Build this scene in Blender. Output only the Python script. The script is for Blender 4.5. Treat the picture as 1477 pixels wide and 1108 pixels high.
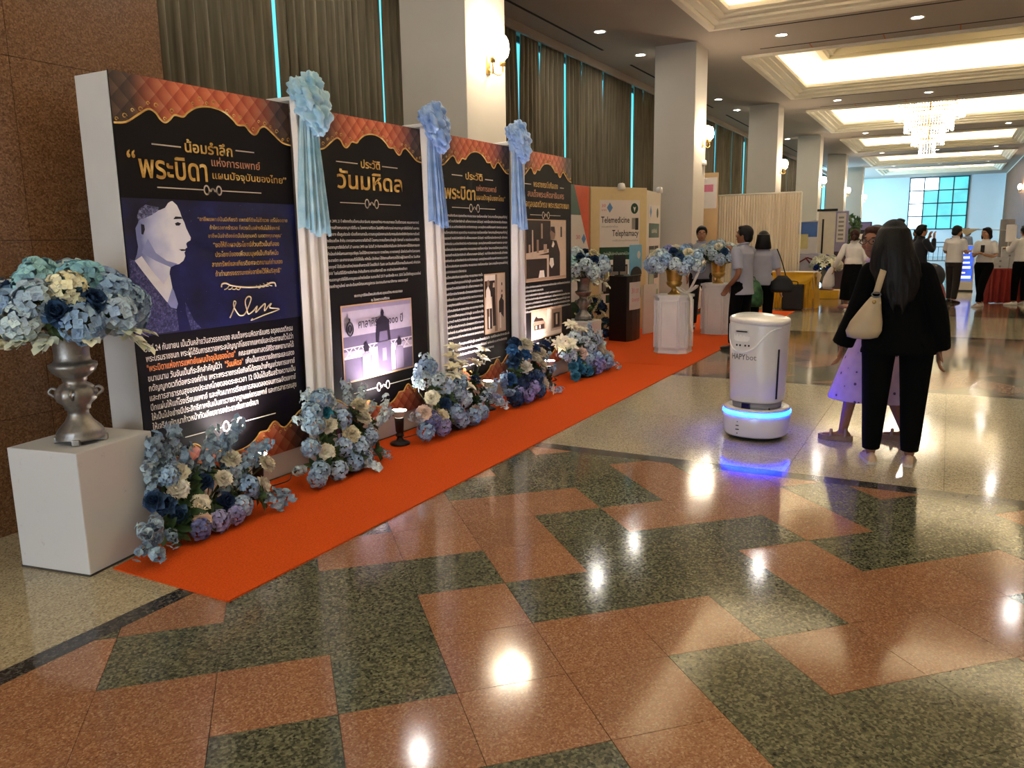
import bpy, bmesh, math, random
from mathutils import Vector, Matrix, Euler
import numpy as np

S = bpy.context.scene
COL = S.collection
for _o in list(bpy.data.objects):
    bpy.data.objects.remove(_o)

# ------------------------------------------------------------------ camera
# world: X runs down the hall, Y to the curtain side, Z up; metres
CAM_H = 1.52
yaw, pitch, roll = (math.radians(a) for a in (28.682, 10.406, 0.876))
_f = Vector((math.cos(yaw) * math.cos(pitch), math.sin(yaw) * math.cos(pitch), -math.sin(pitch)))
_r = Vector((math.sin(yaw), -math.cos(yaw), 0))
_d = _f.cross(_r)
_r2 = math.cos(roll) * _r + math.sin(roll) * _d
_d2 = -math.sin(roll) * _r + math.cos(roll) * _d
cam = bpy.data.cameras.new('camera')
cam.sensor_fit = 'HORIZONTAL'
cam.sensor_width = 36.0
cam.lens = 36.0 * 1142.0 / 1477.0
cam.clip_end = 300
cam_o = bpy.data.objects.new('camera', cam)
COL.objects.link(cam_o)
_m = Matrix((( _r2.x, -_d2.x, -_f.x, 0), (_r2.y, -_d2.y, -_f.y, 0), (_r2.z, -_d2.z, -_f.z, CAM_H), (0, 0, 0, 1)))
cam_o.matrix_world = _m
S.camera = cam_o

# ------------------------------------------------------------------ view, world
S.view_settings.view_transform = 'Standard'
S.view_settings.look = 'None'
S.view_settings.exposure = 1.0
S.view_settings.gamma = 1.0
S.view_settings.use_curve_mapping = False
try:
    S.cycles.use_denoising = True
    S.cycles.max_bounces = 6
    S.cycles.diffuse_bounces = 3
    S.cycles.glossy_bounces = 3
    S.cycles.adaptive_threshold = 0.04
    S.cycles.sample_clamp_indirect = 6.0
    S.cycles.caustics_reflective = False
    S.cycles.caustics_refractive = False
except Exception:
    pass
world = bpy.data.worlds.new('daylight')
S.world = world
world.use_nodes = True
_bg = world.node_tree.nodes['Background']
_bg.inputs[0].default_value = (0.16, 0.62, 0.85, 1)
_bg.inputs[1].default_value = 1.6

# light levels (watts / emission strengths), from lamps the hall has and assumed daylight doors
COVE_E = 14.5          # cove strips of the coffers
DOWN_E = 21.0          # recessed downlights
SCONCE_W = 15.0
UPLIGHT_W = 30.0
CHAND_E = 5.0
WINDOW_E = 1.05
ASSUMED_DOOR_E = 3.8             # assumed glazed entrance, unseen behind the camera
WARM = (1.0, 0.89, 0.70)
WARMW = (1.0, 0.95, 0.86)

# ------------------------------------------------------------------ colour + material helpers
def lin(c):
    return c / 12.92 if c <= 0.04045 else ((c + 0.055) / 1.055) ** 2.4
def C(h):
    h = h.lstrip('#')
    return tuple(lin(int(h[i:i + 2], 16) / 255) for i in (0, 2, 4))

class NT:
    def __init__(s, name):
        s.m = bpy.data.materials.new(name)
        s.m.use_nodes = True
        s.t = s.m.node_tree
        s.b = s.t.nodes['Principled BSDF']
        s.out = s.t.nodes['Material Output']
    def n(s, typ, ins=None, **kw):
        nd = s.t.nodes.new(typ)
        for k, v in kw.items():
            setattr(nd, k, v)
        for k, v in (ins or {}).items():
            s.put(nd.inputs[k], v)
        return nd
    def put(s, sock, v):
        if isinstance(v, bpy.types.NodeSocket):
            s.t.links.new(v, sock)
        elif isinstance(v, bpy.types.Node):
            s.t.links.new(v.outputs[0], sock)
        else:
            if isinstance(v, tuple) and len(v) == 3 and len(sock.default_value) == 4:
                v = v + (1,)
            sock.default_value = v
    def set(s, **kw):
        names = dict(color='Base Color', rough='Roughness', metal='Metallic', normal='Normal', alpha='Alpha', ior='IOR',
                     coat='Coat Weight', coatr='Coat Roughness', trans='Transmission Weight', emit='Emission Color',
                     es='Emission Strength', spec='Specular IOR Level', sheen='Sheen Weight', sss='Subsurface Weight')
        for k, v in kw.items():
            s.put(s.b.inputs[names[k]], v)
    def ramp(s, fac, stops, interp='LINEAR'):
        r = s.n('ShaderNodeValToRGB', {0: fac})
        r.color_ramp.interpolation = interp
        el = r.color_ramp.elements
        while len(el) < len(stops):
            el.new(0.5)
        for e, (p, c) in zip(el, stops):
            e.position = p
            e.color = tuple(c) + (1,) if len(c) == 3 else c
        return r.outputs[0]
    def math(s, op, a, b=0.0, c=None):
        nd = s.n('ShaderNodeMath', {0: a, 1: b}, operation=op)
        if c is not None:
            s.put(nd.inputs[2], c)
        return nd.outputs[0]
    def mix(s, fac, a, b, blend='MIX'):
        nd = s.n('ShaderNodeMix', data_type='RGBA', blend_type=blend)
        s.put(nd.inputs[0], fac); s.put(nd.inputs[6], a); s.put(nd.inputs[7], b)
        return nd.outputs[2]
    def coord(s, out='Object'):
        return s.n('ShaderNodeTexCoord').outputs[out]
    def pos(s):
        return s.n('ShaderNodeNewGeometry').outputs['Position']
    def noise(s, vec, scale, detail=2.0, rough=0.5):
        return s.n('ShaderNodeTexNoise', {'Vector': vec, 'Scale': scale, 'Detail': detail, 'Roughness': rough}).outputs[0]
    def bump(s, h, strength=0.3, dist=0.01):
        return s.n('ShaderNodeBump', {'Height': h, 'Strength': strength, 'Distance': dist}).outputs[0]

_mats = {}
def M(name, col, rough=0.55, metal=0.0, var=0.06, scale=9.0, bump=0.0, bscale=60.0, spec=0.5, coat=0.0, emit=None, es=0.0, sheen=0.0):
    """plain painted / plastic / cloth / metal surface with a little procedural unevenness"""
    if name in _mats:
        return _mats[name]
    t = NT(name)
    v = t.coord()
    nz = t.noise(v, scale, 3.0)
    a = tuple(max(0, c * (1 - var)) for c in col)
    b = tuple(min(1, c * (1 + var)) for c in col)
    t.set(color=t.ramp(nz, [(0.3, a), (0.7, b)]), rough=rough, metal=metal, spec=spec)
    if coat: t.set(coat=coat, coatr=0.05)
    if sheen: t.set(sheen=sheen)
    if bump: t.set(normal=t.bump(t.noise(v, bscale, 4.0), bump, 0.005))
    if emit: t.set(emit=emit, es=es)
    _mats[name] = t.m
    return t.m

def granite(name, stops, scale, rough=0.1, spec=0.5, big=0.10, fine=2.2):
    t = NT(name)
    p = t.pos()
    n1 = t.noise(p, scale, 4.0, 0.7)
    vo = t.n('ShaderNodeTexVoronoi', {'Vector': p, 'Scale': scale * fine}).outputs['Color']
    vv = t.n('ShaderNodeSeparateColor', {0: vo}).outputs[0]
    f = t.math('ADD', t.math('MULTIPLY', n1, 0.62), t.math('MULTIPLY', vv, 0.38))
    col = t.ramp(f, stops)
    rnd = t.n('ShaderNodeObjectInfo').outputs['Random']
    k = t.math('ADD', t.math('MULTIPLY', rnd, 2 * big), 1 - big)
    kc = t.n('ShaderNodeCombineColor', {0: k, 1: k, 2: k}).outputs[0]
    col = t.mix(1.0, col, kc, 'MULTIPLY')
    rr = t.math('ADD', t.math('MULTIPLY', t.noise(p, 1.7, 3.0), 0.10), rough - 0.05)
    t.set(color=col, rough=rr, spec=spec)
    _mats[name] = t.m
    return t.m

def glow(name, col, strength, sampled=True):
    if name in _mats:
        return _mats[name]
    t = NT(name)
    nz = t.noise(t.coord(), 6.0)
    if not sampled: t.m.cycles.emission_sampling = 'NONE'
    t.set(color=(0.8, 0.8, 0.8), rough=0.4, emit=col, es=t.math('MULTIPLY', strength, t.math('ADD', 0.95, t.math('MULTIPLY', nz, 0.1))))
    _mats[name] = t.m
    return t.m

# ------------------------------------------------------------------ mesh helpers
class MB:
    def __init__(s):
        s.v, s.f, s.mi, s.sm = [], [], [], []
        s.cur = 0
    def add(s, verts, faces, smooth=False, mat=None):
        o = len(s.v)
        s.v.extend(tuple(p) for p in verts)
        for f in faces:
            s.f.append(tuple(i + o for i in f)); s.mi.append(s.cur if mat is None else mat); s.sm.append(smooth)
        return o
    def box(s, x0, x1, y0, y1, z0, z1, mat=None, xf=None):
        vs = [Vector((x, y, z)) for z in (z0, z1) for y in (y0, y1) for x in (x0, x1)]
        if xf is not None: vs = [xf @ p for p in vs]
        s.add(vs, [(0, 2, 3, 1), (4, 5, 7, 6), (0, 1, 5, 4), (2, 6, 7, 3), (0, 4, 6, 2), (1, 3, 7, 5)], False, mat)
    def bbox(s, x0, x1, y0, y1, z0, z1, b=0.01, mat=None, xf=None):
        """box with chamfered edges"""
        bm = bmesh.new()
        bmesh.ops.create_cube(bm, size=1)
        for v in bm.verts:
            v.co = Vector((x0 + (v.co.x + .5) * (x1 - x0), y0 + (v.co.y + .5) * (y1 - y0), z0 + (v.co.z + .5) * (z1 - z0)))
        bmesh.ops.bevel(bm, geom=list(bm.edges), offset=b, segments=2, profile=0.6, affect='EDGES')
        bm.verts.index_update()
        vs = [v.co.copy() for v in bm.verts]
        if xf is not None: vs = [xf @ p for p in vs]
        s.add(vs, [[v.index for v in f.verts] for f in bm.faces], False, mat)
        bm.free()
    def prism(s, poly, z0, z1, mat=None, xf=None, smooth=False):
        n = len(poly)
        vs = [Vector((x, y, z0)) for x, y in poly] + [Vector((x, y, z1)) for x, y in poly]
        if xf is not None: vs = [xf @ p for p in vs]
        fs = [tuple(range(n - 1, -1, -1)), tuple(range(n, 2 * n))]
        s.add(vs, fs, False, mat)
        o = len(s.v) - 2 * n
        for i in range(n):
            j = (i + 1) % n
            s.f.append((o + i, o + j, o + n + j, o + n + i)); s.mi.append(s.cur if mat is None else mat); s.sm.append(smooth)
    def rings(s, rings, closed=True, cap=True, smooth=True, mat=None):
        """skin a list of equal-length rings"""
        n = len(rings[0])
        o = len(s.v)
        for r in rings: s.v.extend(tuple(p) for p in r)
        m = s.cur if mat is None else mat
        rng_ = n if closed else n - 1
        for k in range(len(rings) - 1):
            for i in range(rng_):
                j = (i + 1) % n
                s.f.append((o + k * n + i, o + k * n + j, o + (k + 1) * n + j, o + (k + 1) * n + i)); s.mi.append(m); s.sm.append(smooth)
        if cap and closed:
            s.f.append(tuple(o + i for i in range(n - 1, -1, -1))); s.mi.append(m); s.sm.append(False)
            s.f.append(tuple(o + (len(rings) - 1) * n + i for i in range(n))); s.mi.append(m); s.sm.append(False)
    def lathe(s, prof, n=24, c=(0, 0, 0), mat=None, smooth=True, cap=True, squash=1.0):
        rr = []
        for r, z in prof:
            rr.append([(c[0] + r * math.cos(2 * math.pi * i / n), c[1] + squash * r * math.sin(2 * math.pi * i / n), c[2] + z) for i in range(n)])
        s.rings(rr, True, cap, smooth, mat)
    def tube(s, pts, r, n=8, mat=None, smooth=True, closed=False):
        pts = [Vector(p) for p in pts]
        rs = r if isinstance(r, (list, tuple)) else [r] * len(pts)
        rr = []
        up = None
        for i, p in enumerate(pts):
            a = pts[i - 1] if i else (pts[-1] if closed else pts[0])
            b = pts[i + 1] if i < len(pts) - 1 else (pts[0] if closed else pts[-1])
            t = (b - a)
            if t.length < 1e-9: t = Vector((0, 0, 1))
            t.normalize()
            if up is None:
                up = Vector((0, 0, 1)) if abs(t.z) < 0.9 else Vector((1, 0, 0))
            u = t.cross(up)
            if u.length < 1e-6: u = t.cross(Vector((0, 1, 0)))
            u.normalize()
            w = u.cross(t).normalized()
            up = w
            rr.append([p + rs[i] * (math.cos(2 * math.pi * k / n) * u + math.sin(2 * math.pi * k / n) * w) for k in range(n)])
        if closed:
            rr.append(rr[0])
        s.rings(rr, True, not closed, smooth, mat)
    def ball(s, c, rx, ry=None, rz=None, n=12, m=8, mat=None, xf=None):
        ry = rx if ry is None else ry; rz = rx if rz is None else rz
        rr = []
        for j in range(m + 1):
            a = math.pi * (j / m) * 0.998 + 0.003 - math.pi / 2
            ring = [Vector((c[0] + rx * math.cos(a) * math.cos(2 * math.pi * i / n), c[1] + ry * math.cos(a) * math.sin(2 * math.pi * i / n), c[2] + rz * math.sin(a))) for i in range(n)]
            if xf is not None: ring = [xf @ p for p in ring]
            rr.append(ring)
        s.rings(rr, True, True, True, mat)
    def poly(s, pts, mat=None):
        s.add(pts, [tuple(range(len(pts)))], False, mat)
    def mesh(s, name):
        me = bpy.data.meshes.new(name)
        me.from_pydata([tuple(p) for p in s.v], [], s.f)
        me.polygons.foreach_set('material_index', s.mi)
        me.polygons.foreach_set('use_smooth', s.sm)
        me.update()
        return me
    def build(s, name, mats, parent=None, loc=(0, 0, 0), rz=0.0):
        return put(name, s.mesh(name), mats, parent, loc, rz)

def put(name, me, mats=None, parent=None, loc=(0, 0, 0), rz=0.0):
    o = bpy.data.objects.new(name, me)
    COL.objects.link(o)
    if mats is not None and not me.materials:
        for m in (mats if isinstance(mats, (list, tuple)) else [mats]):
            me.materials.append(m)
    o.location = loc
    o.rotation_euler = (0, 0, rz)
    if parent is not None: o.parent = parent
    return o

def tag(o, label=None, cat=None, group=None, kind=None):
    if label: o['label'] = label
    if cat: o['category'] = cat
    if group: o['group'] = group
    if kind: o['kind'] = kind
    return o
def thing(name, label, cat, loc=(0, 0, 0), rz=0.0, group=None):
    o = bpy.data.objects.new(name, None)
    o.empty_display_size = 0.1
    COL.objects.link(o)
    o.location = loc
    o.rotation_euler = (0, 0, rz)
    return tag(o, label, cat, group)
def struct(o):
    o['kind'] = 'structure'
    return o
def copy_tree(o, parent=None):
    c = o.copy(); COL.objects.link(c); c.parent = parent
    for ch in list(o.children): copy_tree(ch, c)
    return c
def lamp(name, typ, watts, col, parent, loc, rot=(0, 0, 0), **kw):
    l = bpy.data.lights.new(name, typ)
    l.energy = watts; l.color = col
    for k, v in kw.items(): setattr(l, k, v)
    o = bpy.data.objects.new(name, l)
    COL.objects.link(o)
    o.location = loc; o.rotation_euler = rot
    if parent is not None: o.parent = parent
    return o
def aim(o, direction):
    o.rotation_euler = Vector(direction).to_track_quat('-Z', 'Y').to_euler()

def smooth_path(pts, k=6, closed=False):
    """Catmull-Rom through points"""
    P = [Vector(p) for p in pts]
    out = []
    n = len(P)
    segs = n if closed else n - 1
    for i in range(segs):
        p0 = P[(i - 1) % n] if (closed or i) else P[0]
        p1, p2 = P[i], P[(i + 1) % n]
        p3 = P[(i + 2) % n] if (closed or i < n - 2) else P[-1]
        for j in range(k):
            t = j / k
            out.append(0.5 * ((2 * p1) + (p2 - p0) * t + (2 * p0 - 5 * p1 + 4 * p2 - p3) * t * t + (3 * p1 - p0 - 3 * p2 + p3) * t ** 3))
    if not closed: out.append(P[-1])
    return out

# ------------------------------------------------------------------ lettering: text as flat print on a sheet
def text_geo(body, width, height, bold=0.0, res=1, align='L'):
    """vertices (x,z) and faces of a line of text fitted to width x height (cap box); origin at left, baseline"""
    cu = bpy.data.curves.new('lettering', 'FONT')
    cu.body = body; cu.size = 1.0; cu.resolution_u = res; cu.offset = bold; cu.fill_mode = 'FRONT'
    ob = bpy.data.objects.new('lettering', cu)
    me = bpy.data.meshes.new_from_object(ob)
    vs = [(v.co.x, v.co.y) for v in me.vertices]
    fs = [tuple(p.vertices) for p in me.polygons]
    bpy.data.objects.remove(ob); bpy.data.curves.remove(cu); bpy.data.meshes.remove(me)
    if not vs: return [], []
    x0 = min(v[0] for v in vs); x1 = max(v[0] for v in vs)
    sx = width / (x1 - x0) if width else height / 0.72
    sz = height / 0.72
    return [((x - x0) * sx, z * sz) for x, z in vs], fs
def text_line(parent, body, x, z, width, height, y, bold, mat, res=1, name='text_line'):
    vs, fs = text_geo(body, width, height, bold, res)
    mb = MB(); mb.add([(x + a, y, z + b) for a, b in vs], fs)
    return mb.build(name, mat, parent)
def print_text(mb, body, x, z, width, height, y=0.0, bold=0.012, res=1, mat=None):
    """add a text line to a mesh lying in the x-z plane at depth y (faces -y); x,z = left end of the baseline"""
    vs, fs = text_geo(body, width, height, bold, res)
    mb.add([(x + a, y, z + b) for a, b in vs], fs, False, mat)
# ================================================================== the setting
PER = 8.06
CEIL = 5.0
XB, XF = -8.0, 58.0        # back and far wall
YR, YL = -2.75, 6.95       # right wall, window wall

m_red = granite('red_terrazzo', [(0.20, C('#744c34')), (0.42, C('#946648')), (0.60, C('#a37656')), (0.82, C('#cda884'))], 120, 0.105, big=.07, fine=1.3)
m_green = granite('green_granite', [(0.25, C('#2b2d22')), (0.42, C('#4b4c3a')), (0.58, C('#6a6950')), (0.80, C('#918d70'))], 75, 0.105, big=.06, fine=1.4)
m_beige = granite('beige_granite', [(0.22, C('#6f6650')), (0.42, C('#a3977a')), (0.60, C('#b9ac8c')), (0.82, C('#cfc4a6'))], 95, 0.105, big=0.04, fine=1.4)
m_dark = granite('dark_granite', [(0.25, C('#1d1d1e')), (0.5, C('#3a3836')), (0.8, C('#6a665e'))], 48, 0.105)
m_grout = M('grout', C('#5a5142'), 0.8)
m_brown = granite('brown_granite', [(0.2, C('#513520')), (0.42, C('#704d32')), (0.6, C('#825e3f')), (0.85, C('#9f7b5c'))], 90, 0.26, big=0.05, fine=1.4)
m_paint = M('cream_paint', C('#d6cdbd'), 0.75, var=0.02, scale=2.0)
m_colp = M('column_paint', C('#cfc7bb'), 0.7, var=0.02, scale=2.0)
m_ceil = M('ceiling_paint', C('#a3978b'), 0.9, var=0.015, scale=1.5)
m_mould = M('moulding_paint', C('#e6dcc6'), 0.6, var=0.02, scale=3.0)
m_slot = M('dark_slot', C('#120d0a'), 0.9)
m_wallb = M('far_wall_paint', C('#dde8ee'), 0.8, var=0.02, scale=1.0)

# ---- floor: a screed slab that carries every tile
fb = MB(); fb.box(XB, XF, YR, YL, -0.15, -0.012)
floor = struct(fb.build('floor', m_grout))

def clip(poly, x0, x1, y0, y1):
    def cut(P, ins, itx):
        out = []
        for i in range(len(P)):
            a, b = P[i - 1], P[i]
            if ins(b):
                if not ins(a): out.append(itx(a, b))
                out.append(b)
            elif ins(a): out.append(itx(a, b))
        return out
    def ix(v, k):
        def g(a, b):
            t = (v - a[k]) / (b[k] - a[k])
            return (a[0] + t * (b[0] - a[0]), a[1] + t * (b[1] - a[1]))
        return g
    for v, k, sgn in ((x0, 0, 1), (x1, 0, -1), (y0, 1, 1), (y1, 1, -1)):
        if not poly: return []
        poly = cut(poly, lambda p: sgn * (p[k] - v) >= -1e-9, ix(v, k))
    return poly

CELL = 0.397
GREEN = {0: (0, 1, 2), 1: (2,), 2: (1,), 3: (1, 2, 3)}
sq = [(-CELL / 2 + .0012, -CELL / 2 + .0012), (CELL / 2 - .0012, -CELL / 2 + .0012), (CELL / 2 - .0012, CELL / 2 - .0012), (-CELL / 2 + .0012, CELL / 2 - .0012)]
r2 = math.sqrt(0.5)
def uv_xy(u, v): return ((u + v) * r2, (u - v) * r2)
tile_me = []
for nm, mt in (('red_tile', m_red), ('green_tile', m_green)):
    b = MB(); b.prism([uv_xy(*p) for p in sq][::-1], -0.012, 0.0); me = b.mesh(nm); me.materials.append(mt); tile_me.append(me)
def cell_is_green(i, j): return (i % 4) in GREEN[j % 4]

YP0, YP1 = -1.22, 2.82
for bay in range(0, 7):
    x0, x1 = 0.55 + PER * bay, 5.07 + PER * bay
    far = [MB(), MB()]
    # the two-colour diagonal pattern, same phase measured from the near bay
    for j in range(-14, 22):
        for i in range(-14, 22):
            u = 2.42 + CELL * (i + .5); v = 0.10 + CELL * (j + .5)
            cx, cy = uv_xy(u, v)
            cx += PER * bay
            if cx < x0 - .3 or cx > x1 + .3 or cy < YP0 - .3 or cy > YP1 + .3: continue
            full = [(cx + uv_xy(*p)[0], cy + uv_xy(*p)[1]) for p in sq][::-1]
            pl = clip(full, x0, x1, YP0, YP1)
            if len(pl) < 3: continue
            g = 1 if cell_is_green(i, j) else 0
            whole = all(x0 <= p[0] <= x1 and YP0 <= p[1] <= YP1 for p in full)
            if bay == 0:
                if whole:
                    put('tile', tile_me[g], None, floor, (cx, cy, 0))
                else:
                    b = MB(); b.prism([(p[0] - cx, p[1] - cy) for p in pl], -0.012, 0.0)
                    b.build('tile', (m_red, m_green)[g], floor, (cx, cy, 0))
            else:
                far[g].prism(pl, -0.012, 0.0)
    for g in (0, 1):
        if far[g].v:
            o = far[g].build('pattern_tiles', (m_red, m_green)[g], floor); o['kind'] = 'stuff'
    # dark edging strips round the pattern field
    for (a, b_, c, d) in ((x0, x1, YP1 + .002, YP1 + .098), (x0, x1, YP0 - .098, YP0 - .002), (x1 + .002, x1 + .13, YP0 - .098, YP1 + .098), (x0 - .13, x0 - .002, YP0 - .098, YP1 + .098)):
        b = MB(); b.box(a, b_, c, d, -0.012, 0.0); b.build('border_strip', m_dark, floor)

def beige(x0, x1, y0, y1, near):
    cx, cy = (x0 + x1) / 2, (y0 + y1) / 2
    g = .0012
    near.append((x0 + g, x1 - g, y0 + g, y1 - g))
bt_near, bt_far = [], []
for bay in range(-1, 7):
    xa = (5.07 + PER * bay) + .13
    xb = 0.55 + PER * (bay + 1) - .13
    lst = bt_near if bay <= 0 else bt_far
    xs = [xa, xa + .32] + [xa + .32 + (xb - xa - .32) * k / 3 for k in (1, 2, 3)]
    ys = [YP0 - .098] + [-.99, -.08, .83, 1.74] + [YP1 + .098]
    for a, b_ in zip(xs, xs[1:]):
        for c, d in zip(ys, ys[1:]): beige(a, b_, c, d, lst)
x = XB
while x < XF - .1:
    xe = min(x + .92, XF)
    for c, d in ((2.92, 3.62), (3.62, 4.32), (4.32, 5.22), (5.22, 6.12), (6.12, YL)):
        beige(x, xe, c, d, bt_near if -1.6 < x < 8.6 and d < 5.3 else bt_far)
    for c, d in ((YR, -2.05), (-2.05, -1.32)):
        beige(x, xe, c, d, bt_far)
    x = xe
for (a, b_, c, d) in bt_near:
    if a < -1.6: bt_far.append((a, b_, c, d)); continue
    b = MB(); b.box(a - (a + b_) / 2, b_ - (a + b_) / 2, c - (c + d) / 2, d - (c + d) / 2, -0.012, 0.0)
    b.build('tile', m_beige, floor, ((a + b_) / 2, (c + d) / 2, 0))
b = MB()
for (a, b_, c, d) in bt_far: b.box(a, b_, c, d, -0.012, 0.0)
b.build('plain_tiles', m_beige, floor)['kind'] = 'stuff'

# ---- red carpet runner
t_ = NT('orange_carpet')
_p = t_.coord()
t_.set(color=t_.ramp(t_.noise(_p, 120, 3), [(0.3, C('#cf4a12')), (0.7, C('#e85f22'))]), rough=0.95, spec=0.12, sheen=0.0, normal=t_.bump(t_.noise(_p, 420, 2), 0.35, 0.004))
_mats['orange_carpet'] = t_.m
m_carpet = t_.m
b = MB()
b.prism([(2.2, 2.61), (9.05, 2.61), (9.05, 4.25), (8.28, 4.25), (8.28, 3.73), (2.60, 3.73), (2.60, 3.455), (2.2, 3.383)], 0.0, 0.007)
tag(b.build('carpet_runner', m_carpet), 'long orange-red carpet laid in front of the four black posters', 'carpet')
b = MB()
b.prism([(9.056, 2.61), (16.6, 2.61), (16.6, 4.2), (15.0, 4.2), (15.0, 5.2), (9.056, 5.2)], 0.0, 0.007)
tag(b.build('carpet_runner', m_carpet), 'orange-red carpet continuing under the white pedestals and the booth', 'carpet')

# ---- walls
b = MB()
b.box(XB - .2, XB, YR - .2, YL + .2, 0, 5.9)
wbk = struct(b.build('wall_back', m_paint))
# assumed glazed entrance doors, unseen behind the camera: panes added for cool daylight
b = MB()
for q in range(6): b.box(XB + .001, XB + .08, -1.6 + 1.3 * q - .04, -1.6 + 1.3 * q + .04, .0, 3.2)
for z_ in (0.0, 2.3, 3.12): b.box(XB + .001, XB + .08, -1.64, 4.94, z_, z_ + .08)
db = struct(b.build('assumed_door_1', M('aluminium', C('#5b5f62'), 0.4, 0.8)))
t_ = NT('assumed_door_daylight'); t_.set(color=(.3, .35, .4), rough=.2, emit=t_.ramp(t_.noise(t_.pos(), .5, 2), [(.3, (.72, .84, 1.0)), (.7, (.85, .93, 1.0))]), es=ASSUMED_DOOR_E)
for q in range(5):
    for z0_, z1_ in ((.08, 2.3), (2.38, 3.12)):
        b = MB(); b.box(XB + .03, XB + .04, -1.6 + 1.3 * q + .04, -1.6 + 1.3 * (q + 1) - .04, z0_, z1_); b.build('pane', t_.m, db)  # glowing panes of the assumed doors, added as a light source
b = MB(); b.box(XF, XF + .2, YR - .2, YL + .2, 0, 5.9)
struct(b.build('wall_far', m_wallb))
# right wall: timber panelling
t_ = NT('dark_timber')
_p = t_.pos()
_mp = t_.n('ShaderNodeMapping', {'Vector': _p, 'Scale': (6, 6, 0.5)}).outputs[0]
t_.set(color=t_.ramp(t_.noise(_mp, 4, 5, .6), [(0.3, C('#4a2a17')), (0.7, C('#80512d'))]), rough=0.6, spec=.25)
m_timber = t_.m
b = MB(); b.box(XB, XF, YR - .2, YR, 0, 5.9)
wr = struct(b.build('wall_right', m_paint))
pb = MB(); pb.bbox(0, 1.18, 0, .03, .12, 4.9, .012)
pme = pb.mesh('timber_panel'); pme.materials.append(m_timber)
for k in range(16): put('timber_panel', pme, None, wr, (38.0 + 1.2 * k, YR, 0))
# brown granite pier beside the first poster: slabs with open joints
b = MB(); b.box(XB, 3.46, 4.33, YL, 0, CEIL)
wg = struct(b.build('wall_granite', m_slot))
xs = [3.475 - .93 * k for k in range(0, 8)]
zs = [0, .62, 1.55, 2.48, 3.41, 4.34, CEIL]
for a, c in zip(xs, xs[1:]):
    for z0, z1 in zip(zs, zs[1:]):
        b = MB(); b.box(c + .0015, a - .0015, -.03, 0, z0 + .0015, z1 - .0015); b.build('slab', m_brown, wg, (0, 4.33, 0))
ys = [4.33, 5.2, 6.07, YL]
for a, c in zip(ys, ys[1:]):
    for z0, z1 in zip(zs, zs[1:]):
        b = MB(); b.box(0, .015, a + .0015, c - .0015, z0 + .0015, z1 - .0015); b.build('slab', m_brown, wg, (3.46, 0, 0))

# ---- window wall behind the curtains: tall daylit panes in frames
t_ = NT('daylit_pane')
_p = t_.pos()
t_.set(color=(.1, .3, .35), rough=.2, emit=t_.ramp(t_.noise(_p, .6, 2), [(.3, (.05, .52, .68)), (.7, (.16, .62, .85))]), es=.9)
m_pane = t_.m
m_pane.cycles.emission_sampling = 'NONE'
m_alu = M('aluminium', C('#5b5f62'), 0.4, 0.8)
wn = 0
for k in range(0, 7):
    xa = 3.6 + 8.0 * k
    wn += 1
    xe = min(xa + 7.9, XF)
    b = MB()
    for q in range(5):
        xx = xa + (xe - xa) * q / 4
        b.box(xx - .04, xx + .04, 6.9, 7.0, 0, CEIL)
    b.box(xa, xe, 6.9, 7.0, 2.5, 2.58); b.box(xa, xe, 6.9, 7.0, 0, .1); b.box(xa, xe, 6.9, 7.0, 4.9, CEIL)
    w = struct(b.build('window_%d' % wn, m_alu))
    for q in range(4):
        a, c = xa + (xe - xa) * q / 4 + .04, xa + (xe - xa) * (q + 1) / 4 - .04
        for z0, z1 in ((.1, 2.5), (2.58, 4.9)):
            b = MB(); b.box(a, c, 6.94, 6.96, z0, z1); b.build('pane', m_pane, w)

# ---- square columns along the aisle
for k in range(6):
    x0 = 7.02 + 8.03 * k
    b = MB()
    b.bbox(x0, x0 + .8, 4.3, 5.08, 0, CEIL + .02, .008)
    c = struct(b.build('column', m_colp))
    b = MB(); b.box(x0 - .012, x0 + .812, 4.288, 5.092, 0, .12); b.build('column_skirting', m_dark, c)
    x1 = XF

# ---- ceiling with deep cove-lit coffers
YC0, YC1 = -2.2, 3.78
cof = []
for k in range(-1, 7):
    a = 0.68 + 8.09 * k
    cof.append((a, a + 5.45) if k < 6 else (a, a + 5.0))
b = MB()
b.box(XB, XF, YC1, 6.45, CEIL, CEIL + .12)
b.box(XB, XF, YR, YC0, CEIL, CEIL + .12)
xp = XB
for a, c in cof:
    if a > xp: b.box(xp, a, YC0, YC1, CEIL, CEIL + .12)
    xp = c
b.box(xp, XF, YC0, YC1, CEIL, CEIL + .12)
b.box(XB, XF, 6.45, 6.5, 4.86, CEIL + .12)          # pelmet
b.box(XB, XF, 6.5, YL + .2, CEIL, CEIL + .12)
b.box(XB, XF, YR, YL, 6.0, 6.1)                     # slab above
ceil_o = struct(b.build('ceiling', m_ceil))
m_centre = M('coffer_centre_dimmed', C('#c4b593'), 0.85, var=0.02, scale=2)  # tan darkens the coffer centres, standing in for weaker cove light
m_cove = M('cove_plaster', C('#efe6d2'), 0.85, var=0.015, scale=2)
m_led = glow('cove_strip', WARM, COVE_E)
def rect_ring(a, c, inset, z):
    return [(a + inset, YC0 + inset, z), (c - inset, YC0 + inset, z), (c - inset, YC1 - inset, z), (a + inset, YC1 - inset, z)]
PROF = [(-.10, 5.0), (-.10, 4.955), (0.0, 4.955), (.03, 4.985), (.03, 5.01), (.13, 5.03), (.13, 5.07), (.24, 5.10), (.24, 5.13), (.33, 5.15), (.33, 5.22), (.04, 5.22)]
COVE = [(.04, 5.22), (-.02, 5.34), (-.02, 5.46), (.05, 5.58), (.20, 5.68), (.45, 5.72), (.75, 5.72)]
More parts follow.
